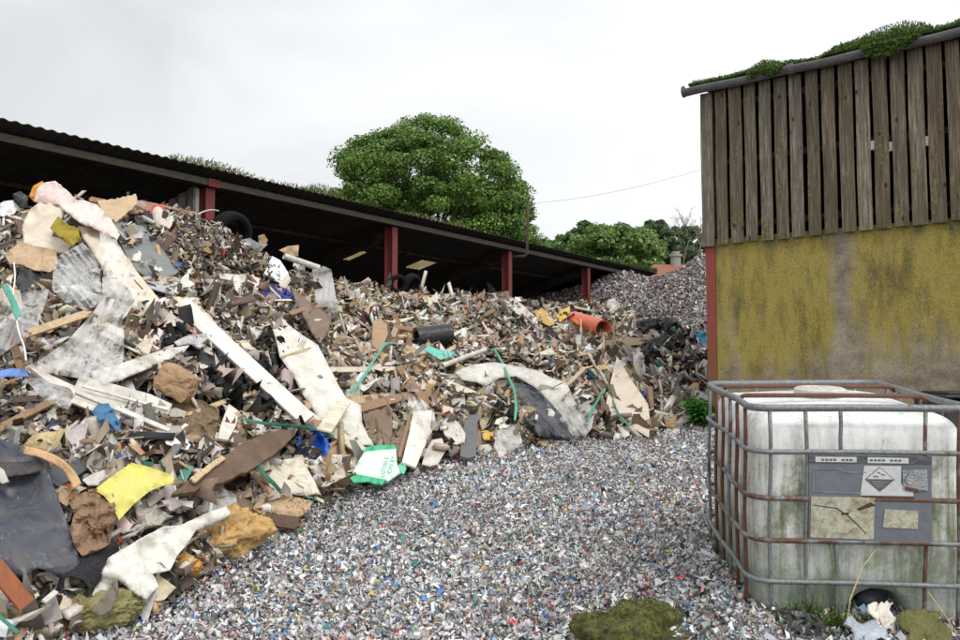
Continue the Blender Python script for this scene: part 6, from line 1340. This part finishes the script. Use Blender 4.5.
for i, (nm, lb, (px, py, Y), sz_, mt) in enumerate(patch_specs):
    c = at(px, py, Y); V = []; Fq = []; K = 9
    for a in range(K):
        for b_ in range(K):
            u, v_ = (a / (K - 1) - .5) * 2, (b_ / (K - 1) - .5) * 2; V.append((u * sz_ * .62 + .015 * math.sin(v_ * 5 + i), v_ * sz_ * .45, .035 * fold(u * 1.3, v_ * 1.3, i + 40) + (v_ + .2) * .05))
    for a in range(K - 1):
        for b_ in range(K - 1):
            if nm == 'black_grate' and a % 2 and b_ % 2: continue
            q = a * K + b_; Fq.append((q, q + K, q + K + 1, q + 1))
    o = mk(nm, V, Fq, mt, None, nm != 'black_grate'); o.location = c; md = o.modifiers.new('t', 'SOLIDIFY'); md.thickness = .006; finish(o, nm, lb, nm.split('_')[1], None, px, py)

# ---- the many loose pieces between them
rng = np.random.default_rng(5); rr = random.Random(5)
TOP = [(0, 205), (40, 200), (60, 200), (110, 208), (150, 212), (200, 222), (250, 248), (300, 275), (340, 304), (400, 298), (500, 294), (600, 306), (650, 322), (705, 350)]
FOOT = [(0, 640), (60, 632), (180, 590), (260, 538), (300, 506), (400, 470), (480, 452), (560, 438), (650, 436), (705, 412)]
tx_, ty_ = zip(*TOP); fx_, fy_ = zip(*FOOT)
KINDS = {
    'cardboard_scrap': ('cardboard', [('tan', (196, 166, 132)), ('brown', (158, 126, 98)), ('pale brown', (212, 188, 158))]),
    'board_scrap': ('board', [('white', (224, 221, 214)), ('off-white', (214, 208, 198)), ('cream', (216, 202, 180)), ('grey', (150, 146, 140))]),
    'timber_offcut': ('offcut', [('pale', (206, 176, 138)), ('brown', (146, 114, 86)), ('dark', (92, 72, 58))]),
    'film_scrap': ('plastic film', [('clear', (220, 220, 218)), ('whitish', (236, 234, 230))]),
    'crumpled_sheet': ('plastic sheet', [('white', (234, 232, 228)), ('black', (38, 38, 42)), ('off-white', (216, 208, 196)), ('grey', (146, 144, 142)), ('beige', (204, 188, 166))]),
    'carpet_scrap': ('carpet', [('brown', (112, 92, 76)), ('grey', (118, 112, 106)), ('dark', (70, 58, 50))]),
    'rag': ('rag', [('beige', (190, 170, 148)), ('dusty brown', (136, 116, 98)), ('grey', (140, 138, 138))])}
WTS = [('cardboard_scrap', 18), ('board_scrap', 19), ('timber_offcut', 24), ('film_scrap', 11), ('crumpled_sheet', 22), ('carpet_scrap', 5), ('rag', 14)]
pool = [k for k, w_ in WTS for _ in range(w_)]
placed = []; tries = 0; items = []
while len(placed) < 900 and tries < 60000:
    tries += 1; px = rr.uniform(-6, 708); t0 = np.interp(px, tx_, ty_); t1 = np.interp(px, fx_, fy_); py = t0 + (t1 - t0) * rr.uniform(.01, .97)
    Y = dY(px, py); s_px = (rr.uniform(.12, .28) if rr.random() < .72 else rr.uniform(.26, .48)) / Y * F_
    if any((px - a) ** 2 + (py - b_) ** 2 < ((s_px + c_) * .30) ** 2 for a, b_, c_ in placed): continue
    if MASK[int(min(639, max(0, py))), int(min(959, max(0, px)))] and rr.random() < .93: continue
    if any((px - a) ** 2 + (py - b_) ** 2 < 5 ** 2 for a, b_, _ in HEROES): continue
    placed.append((px, py, s_px)); items.append((px, py, Y, s_px))
seen = {}
def autolabel(o, px, py, szw, cname, noun, cat):
    near = sorted(LAND, key=lambda h: (h[0] - px) ** 2 + (h[1] - py) ** 2); lab_ = None
    for h in near[:5]:
        dx, dy = px - h[0], py - h[1]
        rel = ('right of' if dx > 0 else 'left of') if abs(dx) > abs(dy) * 1.4 else ('below' if dy > 0 else 'above') if abs(dy) > abs(dx) * 1.4 else (('below' if dy > 0 else 'above') + ' and ' + ('right' if dx > 0 else 'left') + ' of')
        just = 'just ' if math.hypot(dx, dy) < 18 else ''
        l_ = ' '.join(f'{szw} {cname} {noun} {just}{rel} the {h[2]}'.split())
        if l_ not in seen: lab_ = l_; break
    if lab_ is None: lab_ = ' '.join(f'{szw} {cname} {noun} among the rubbish near the {near[0][2]}'.split())
    seen[lab_] = 1; tag(o, lab_, cat, noun + 's strewn over the heap')
LAND = list(HEROES)
# long planks and battens lying across the heap, mostly near level
q_ = random.Random(17)
for i in range(70):
    px = q_.uniform(330, 640) if i < 46 else q_.uniform(10, 330); u = q_.random(); t0 = np.interp(px, tx_, ty_); t1 = np.interp(px, fx_, fy_)
    py = t0 + (t1 - t0) * (u * .62 + .06 if i < 46 else u * .9 + .03)
    if MASK[int(py), int(px)]: continue
    L_ = q_.uniform(.55, 1.35) / dY(px, py) * F_; an = q_.gauss(.12, .38); dx, dy = math.cos(an) * L_ / 2, math.sin(an) * L_ / 2
    nm_, mt_ = q_.choice((('pale', w_pale), ('brown', w_mid), ('dark', w_dark), ('white', m_white2), ('cream', m_cream), ('brown', w_mid)))
    V, Fq = plank_geo((px - dx, py - dy), (px + dx, py + dy), q_.uniform(.04, .13), q_.uniform(.012, .03), off=q_.uniform(.16, .3), offb=q_.uniform(.14, .32), splinter=q_.choice((0, .05, .1)), bend=q_.uniform(-.04, .04), seed=i, twist=q_.uniform(-.5, .5))
    o = mk('long_plank', V, Fq, mt_, None, False, centre=True); autolabel(o, px, py, 'long', nm_, 'plank', 'plank')
# torn cloth, paper and film hanging in folds from the steep middle of the heap
for i in range(34):
    px = q_.uniform(345, 600) if i < 24 else q_.uniform(110, 340); t1 = np.interp(px, fx_, fy_); py = t1 - q_.uniform(18, 62) if i < 24 else q_.uniform(290, 430)
    if MASK[int(py), int(px)]: continue
    w2, h2 = q_.uniform(6, 15), q_.uniform(12, 26); sk = q_.uniform(-9, 9); out = []
    for k in range(7): out.append((px - w2 + 2 * w2 * k / 6 + q_.uniform(-2, 2), py - h2 + q_.uniform(-3, 3) - 4 * math.sin(k / 6 * 3.14)))
    for k in range(7): out.append((px + w2 * 1.1 - 2.2 * w2 * k / 6 + sk + q_.uniform(-2.5, 2.5), py + h2 + q_.uniform(-8, 5)))
    nm_, mt_, noun = q_.choice((('brown', m_brown, 'cloth'), ('cream', m_cream, 'cloth'), ('tan', m_paper, 'paper'), ('clear', f_white, 'film'), ('grey', f_grey, 'film'), ('white', m_white2, 'film'), ('dusty', m_card, 'cloth'), ('black', m_black, 'film')))
    V, Fq, (cx_, cy_), med = patch_geo(out, off=q_.uniform(.16, .3), amp=.04, freq=5, pleat=(90 + sk * 2, q_.uniform(.05, .09), q_.uniform(7, 12)), seed=300 + i, step=1.5)
    o = mk('hanging_' + noun, V, Fq, mt_, None, True, centre=True); autolabel(o, px, py, '', nm_, 'hanging ' + noun, noun)
    if mt_ not in (f_white, f_grey): md = o.modifiers.new('t', 'SOLIDIFY'); md.thickness = .005
def gen_sheet(s, amp, seed, asp, jag, curl):
    q = random.Random(seed); n = q.choice((4, 5, 6, 7)); ang = sorted([2 * math.pi * (k + q.uniform(-.3, .3)) / n for k in range(n)]); rad = [q.uniform(.65, 1.1) for _ in ang]
    V = []; Fq = []; SG, RG = 28, 5
    def R(a):   # polygon radius at angle a
        for k in range(n):
            a0, a1 = ang[k], ang[(k + 1) % n] + (2 * math.pi if k == n - 1 else 0); aa = a if a >= ang[0] else a + 2 * math.pi
            if a0 <= aa <= a1:
                p0 = Vector((math.cos(a0), math.sin(a0))) * rad[k]; p1 = Vector((math.cos(a1), math.sin(a1))) * rad[(k + 1) % n]; d = Vector((math.cos(aa), math.sin(aa)))
                den = d.x * (p1.y - p0.y) - d.y * (p1.x - p0.x); return (p0.x * (p1.y - p0.y) - p0.y * (p1.x - p0.x)) / den
        return 1
    V.append((0, 0, 0))
    for i in range(1, RG + 1):
        for k in range(SG):
            a = 2 * math.pi * k / SG; r = R(a) * i / RG * (1 + (q.uniform(-jag, jag) if i == RG else 0)); V.append((r * math.cos(a), r * math.sin(a) * asp, 0))
    for k in range(SG): Fq.append((0, 1 + k, 1 + (k + 1) % SG))
    for i in range(RG - 1):
        for k in range(SG): a = 1 + i * SG; Fq.append((a + k, a + SG + k, a + SG + (k + 1) % SG, a + (k + 1) % SG))
    ca = q.uniform(0, 3.14); out = []
    for x, y, z in V:
        h = fold(x * 1.1, y * 1.1, seed) * amp + curl * (x * math.cos(ca) + y * math.sin(ca)) ** 2; out.append(Vector((x, y, h)) * s / 2)
    return out, Fq
for i, (px, py, Y, s_px) in enumerate(items):
    kind = rr.choice(pool)
    if 640 < px < 708 and rr.random() < .35: kind = 'crumpled_sheet'
    cat, cols = KINDS[kind]; cname, rgb = rr.choice(cols)
    if 640 < px < 708 and kind == 'crumpled_sheet' and rr.random() < .7: cname, rgb = 'black', (38, 38, 42)
    s = s_px * Y / F_; jt = rr.choice((.9, 1, 1.1)); rgb = tuple(min(250, int(c_ * jt)) for c_ in rgb)
    c = at(px, py, Y - .12 - s * .15); nrm = (hnormal(c.x, c.y) + Vector((rr.gauss(0, .35), rr.gauss(-.15, .35), rr.gauss(0, .25)))).normalized()
    ax = nrm.cross(Vector((rr.gauss(0, .5), rr.gauss(0, .5), 1))).normalized(); ay = nrm.cross(ax); M = Matrix((ax, ay, nrm)).transposed().to_4x4()
    big = s > .24
    if kind == 'timber_offcut':
        L_ = s * rr.uniform(1.1, 2.0); w_ = rr.uniform(.02, .07) + s * .08; t = rr.uniform(.01, .03); V = []; Fq = []; K = 5; bend = rr.uniform(-.06, .06)
        e0 = [rr.random() * .12 for _ in range(K)]; e1 = [rr.random() * .12 for _ in range(K)]
        for u_ in range(5):
            for j in range(K):
                x = (-.5 + u_ / 4) * L_ + (e0[j] * L_ if u_ == 0 else -e1[j] * L_ if u_ == 4 else 0); y = (j / (K - 1) - .5) * w_
                V += [Vector((x, y, t / 2 + bend * L_ * (1 - (u_ / 2 - 1) ** 2))), Vector((x, y, -t / 2 + bend * L_ * (1 - (u_ / 2 - 1) ** 2)))]
        ix = lambda a, b_, l: (a * K + b_) * 2 + l
        for a in range(4):
            for b_ in range(K - 1): Fq += [(ix(a, b_, 0), ix(a + 1, b_, 0), ix(a + 1, b_ + 1, 0), ix(a, b_ + 1, 0)), (ix(a, b_, 1), ix(a, b_ + 1, 1), ix(a + 1, b_ + 1, 1), ix(a + 1, b_, 1))]
            Fq += [(ix(a, 0, 0), ix(a, 0, 1), ix(a + 1, 0, 1), ix(a + 1, 0, 0)), (ix(a, K - 1, 0), ix(a + 1, K - 1, 0), ix(a + 1, K - 1, 1), ix(a, K - 1, 1))]
        for b_ in range(K - 1): Fq += [(ix(0, b_, 0), ix(0, b_ + 1, 0), ix(0, b_ + 1, 1), ix(0, b_, 1)), (ix(4, b_, 0), ix(4, b_, 1), ix(4, b_ + 1, 1), ix(4, b_ + 1, 0))]
        mat = wood_mat(rgb, .45); th = 0; sm = False
    else:
        amp, jag, curl, th, sm = {'cardboard_scrap': (.16, .04, .25, .008, False), 'board_scrap': (.01, .02, .06, .012, False), 'film_scrap': (.32, .12, .3, 0, True), 'crumpled_sheet': (.26, .08, .3, .003, True), 'carpet_scrap': (.12, .05, .4, .012, True), 'rag': (.34, .1, .4, .008, True)}[kind]
        V, Fq = gen_sheet(s * 1.15, amp, i * 7 + 3, rr.uniform(.45, .9), jag, rr.uniform(-curl, curl))
        mat = {'cardboard_scrap': lambda: matte(rgb, .9, .45, .3, (110, 86, 64), 6), 'board_scrap': lambda: matte(rgb, .6, .35, .15, (130, 112, 92), 4), 'film_scrap': lambda: film_mat(rgb, .55), 'crumpled_sheet': lambda: matte(rgb, .45, .25, .2, (120, 108, 94), 6, spec=.5), 'carpet_scrap': lambda: matte(rgb, .95, .4, .5, (70, 60, 50), 9), 'rag': lambda: matte(rgb, .95, .35, .3, (100, 86, 72), 7)}[kind]()
    o = mk(kind, V, Fq, mat, None, sm); o.matrix_world = Matrix.Translation(c) @ M
    if th: md = o.modifiers.new('t', 'SOLIDIFY'); md.thickness = th; md.offset = 0
    noun = {'cardboard_scrap': 'cardboard scrap', 'board_scrap': 'board scrap', 'timber_offcut': 'timber offcut', 'film_scrap': 'film scrap', 'crumpled_sheet': 'crumpled plastic sheet', 'carpet_scrap': 'carpet scrap', 'rag': 'rag'}[kind]
    autolabel(o, px, py, 'large' if s > .30 else 'small' if s < .17 else '', cname, noun, cat)
HEAP_CALL()
